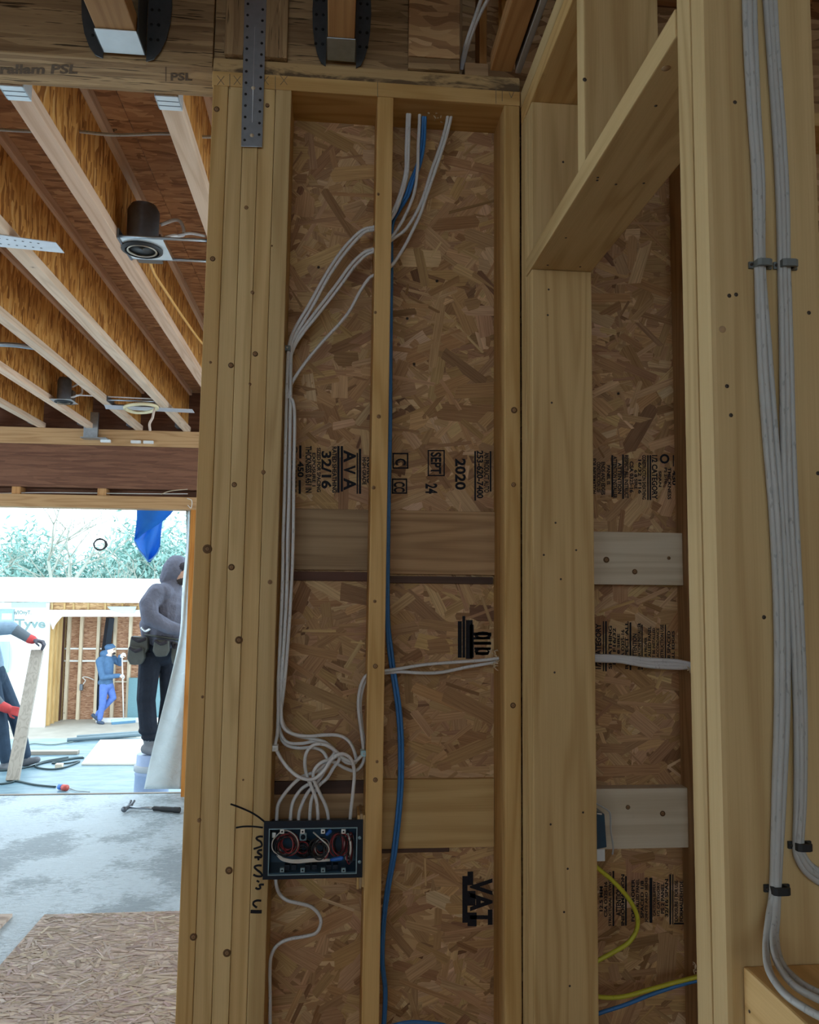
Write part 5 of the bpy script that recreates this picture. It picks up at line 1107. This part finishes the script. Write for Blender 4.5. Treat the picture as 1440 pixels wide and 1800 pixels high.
q += [('c', L3(187, 1210, .07), .10, L3(194, 1230, .07), .078, 1), ('c', L3(194, 1230, .07), .075, L3(171, 1256, .07), .06, 1), ('c', L3(163, 1259, .07), .045, L3(172, 1266, .05), .042, 2)]
e1_, h1_ = np.array(L3(181, 1194, -.22)), np.array(L3(205, 1192, -.10)); e2_, h2_ = np.array(L3(201, 1174, .18)), np.array(L3(204, 1161, .0))
q += [('c', L3(174, 1168, -.17), .085, e1_, .07, 0), ('c', e1_, .068, h1_, .05, 0), ('c', L3(190, 1167, .16), .08, e2_, .065, 0), ('c', e2_, .062, h2_, .048, 0)]
hand(q, h1_, (1, .2, 0), (0, -.3, 1), 4, 1.15, .9); hand(q, h2_, (.7, -.4, .5), (0, -.6, .6), 4, 1.15, .9)
q += [('e', L3(188.5, 1151), (.085, .08, .115), 3), ('e', L3(186, 1145.5), (.115, .10, .075), 0), ('c', L3(177, 1157), .09, L3(183, 1154), .07, 0), ('c', L3(190, 1143), .05, L3(195, 1145), .02, 0), ('c', L3(195.5, 1151), .012, L3(196, 1152.5), .014, 3), ('e', L3(193, 1156), (.05, .05, .03), 5), ('e', L3(194.3, 1149.5, -.035), (.012, .012, .009), 5), ('e', L3(194.3, 1149.5, .035), (.012, .012, .009), 5)]
fused('body', q, [M_BJ, M_JEAN, M_SHOE, M_SKL, M_GLW, M_BEARD], .010, pr3, lambda p: base3+np.asarray(p), 3)
bc = at(217, 1272, 2, ZG)
br = root('push_broom', (bc[0], bc[1], ZG), 'push broom with a blue bristle head held by the sweeper', 'broom')
hp = base3+h2_+np.array([.05, -.03, .05]); mp_ = base3+h1_+np.array([.07, 0, 0])
tube('broom_handle', [hp, np.array([bc[0], bc[1], ZG+.10])], .016, M_WHTW, br, 8, spline=False)
d_ = np.array([1.0, .55, 0]); d_ /= np.linalg.norm(d_)
board('broom_head', np.array([bc[0], bc[1], ZG+.085])-d_*.27, np.array([bc[0], bc[1], ZG+.085])+d_*.27, .08, .05, plain('pale_blue_broom', (.45, .66, .76), .5), br)
board('bristles', np.array([bc[0], bc[1], ZG+.031])-d_*.26, np.array([bc[0], bc[1], ZG+.031])+d_*.26, .09, .058, plain('blue_bristle', (.10, .22, .34), .8), br)

# ================================================================== TREES BEHIND
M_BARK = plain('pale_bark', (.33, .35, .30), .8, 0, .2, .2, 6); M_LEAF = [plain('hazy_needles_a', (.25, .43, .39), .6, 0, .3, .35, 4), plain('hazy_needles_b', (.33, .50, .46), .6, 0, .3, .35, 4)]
def bare_tree(x, y, h, label, seed, lean=0.0):
    r = random.Random(seed); tr_ = root('bare_tree', (x, y, -1.75), label, 'tree')
    P, main = [], []
    def grow(p, d, L, rad, depth):
        pts = [p]; dd = d
        for k in range(4):
            dd = dd+np.array([r.gauss(0, .10), r.gauss(0, .10), r.gauss(.02, .06)]); dd = dd/np.linalg.norm(dd); pts.append(pts[-1]+dd*L/4)
        (main if depth == 0 else P).append(tube_vf(pts, [rad*(1-.45*k/4) for k in range(5)], 6 if depth < 2 else 4))
        if depth >= 5: return
        for k in range(3 if depth < 4 else 2):
            i = r.choice((2, 3, 4)) if k else 4; ax = np.array([r.gauss(0, 1), r.gauss(0, 1), r.gauss(.1, .5)]); ax /= np.linalg.norm(ax)
            nd = dd*.75+ax*.62; nd /= np.linalg.norm(nd); grow(pts[i], nd, L*r.uniform(.62, .82), rad*.52, depth+1)
    grow(np.array([x, y, -1.76]), np.array([lean, 0, 1.0]), h*.36, .16, 0)
    v, f = join(main); mesh_obj('trunk', v, f, M_BARK, tr_, smooth=True); v, f = join(P); mesh_obj('branches', v, f, M_BARK, tr_, smooth=True)
def evergreen(x, y, h, rad, label, seed, mat):
    r = np.random.default_rng(seed); tr_ = root('evergreen_tree', (x, y, -1.75), label, 'tree', 'evergreens behind the shed')
    V, Fs = [], []; n = 5200
    cl = r.normal(0, 1, (60, 3)); cl /= np.linalg.norm(cl, axis=1)[:, None]; cl *= r.uniform(.35, 1, 60)[:, None]
    for i in range(n):
        c = cl[r.integers(60)]*np.array([rad, rad, h*.46])+r.normal(0, 1, 3)*np.array([.24, .24, .3])*rad*.75
        c = c*np.array([1, 1, 1])+np.array([x, y, -1.75+h*.54]); a = r.normal(0, 1, 3); b = r.normal(0, 1, 3); a *= .16/np.linalg.norm(a); b *= .05/np.linalg.norm(b)
        k = len(V); V += [c-a, c+b, c+a, c-b]; Fs.append((k, k+1, k+2, k+3))
    mesh_obj('foliage', V, Fs, mat, tr_)
    v, f = tube_vf([(x, y, -1.76), (x, y, h*.5)], [.2, .08], 8); mesh_obj('trunk', v, f, M_BARK, tr_)
tx = lambda px, y: float(at(px, 1000, 1, y)[0])
bare_tree(tx(65, 25), 25, 6.2, 'bare branching tree behind the left end of the shed roof', 5)
bare_tree(tx(108, 26.5), 26.5, 6.6, 'bare pale-trunked tree left of the hanging cable coil', 11, .08)
bare_tree(tx(215, 28), 28, 5.4, 'thin bare tree behind the blue tarp', 23, .05)
for k, (px, y, h, rad, m, lab) in enumerate(((20, 33, 5.4, 2.0, 0, 'rounded evergreen at the far left behind the shed'), (100, 35, 5.0, 2.1, 1, 'pale evergreen behind the bare trees'), (185, 34, 4.3, 1.7, 0, 'low evergreen under the hanging cable coil'), (245, 32, 5.5, 2.0, 0, 'evergreen behind the blue tarp'), (318, 33, 5.8, 2.0, 1, 'tall evergreen behind the hooded worker'), (390, 34, 5.2, 2.1, 0, 'evergreen hidden behind the stud post'), (-70, 34, 5.0, 2.1, 0, 'evergreen beyond the left edge'))):
    if px in (390, -70): continue
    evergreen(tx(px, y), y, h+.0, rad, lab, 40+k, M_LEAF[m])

# ================================================================== groups of like things
GROUPS = {'house_cable': 'electrical cables run through the framing', 'data_cable': 'blue data cables', 'cable_staple': 'cable staples', 'recessed_light': 'recessed can lights between the joists',
          'perforated_strip': 'pale metal strips under the joists', 'ceiling_wire': 'thin wires in the joist bays', 'power_cord': 'cords lying on the deck', 'drain_pipe': 'pipes at the deck edge',
          'person': 'workers on the site', 'bare_tree': 'bare trees behind the shed', 'rubble_bag': 'white bags in the far bay'}
for o in bpy.data.objects:
    if o.parent is None and o.name.split('.')[0] in GROUPS: o['group'] = GROUPS[o.name.split('.')[0]]
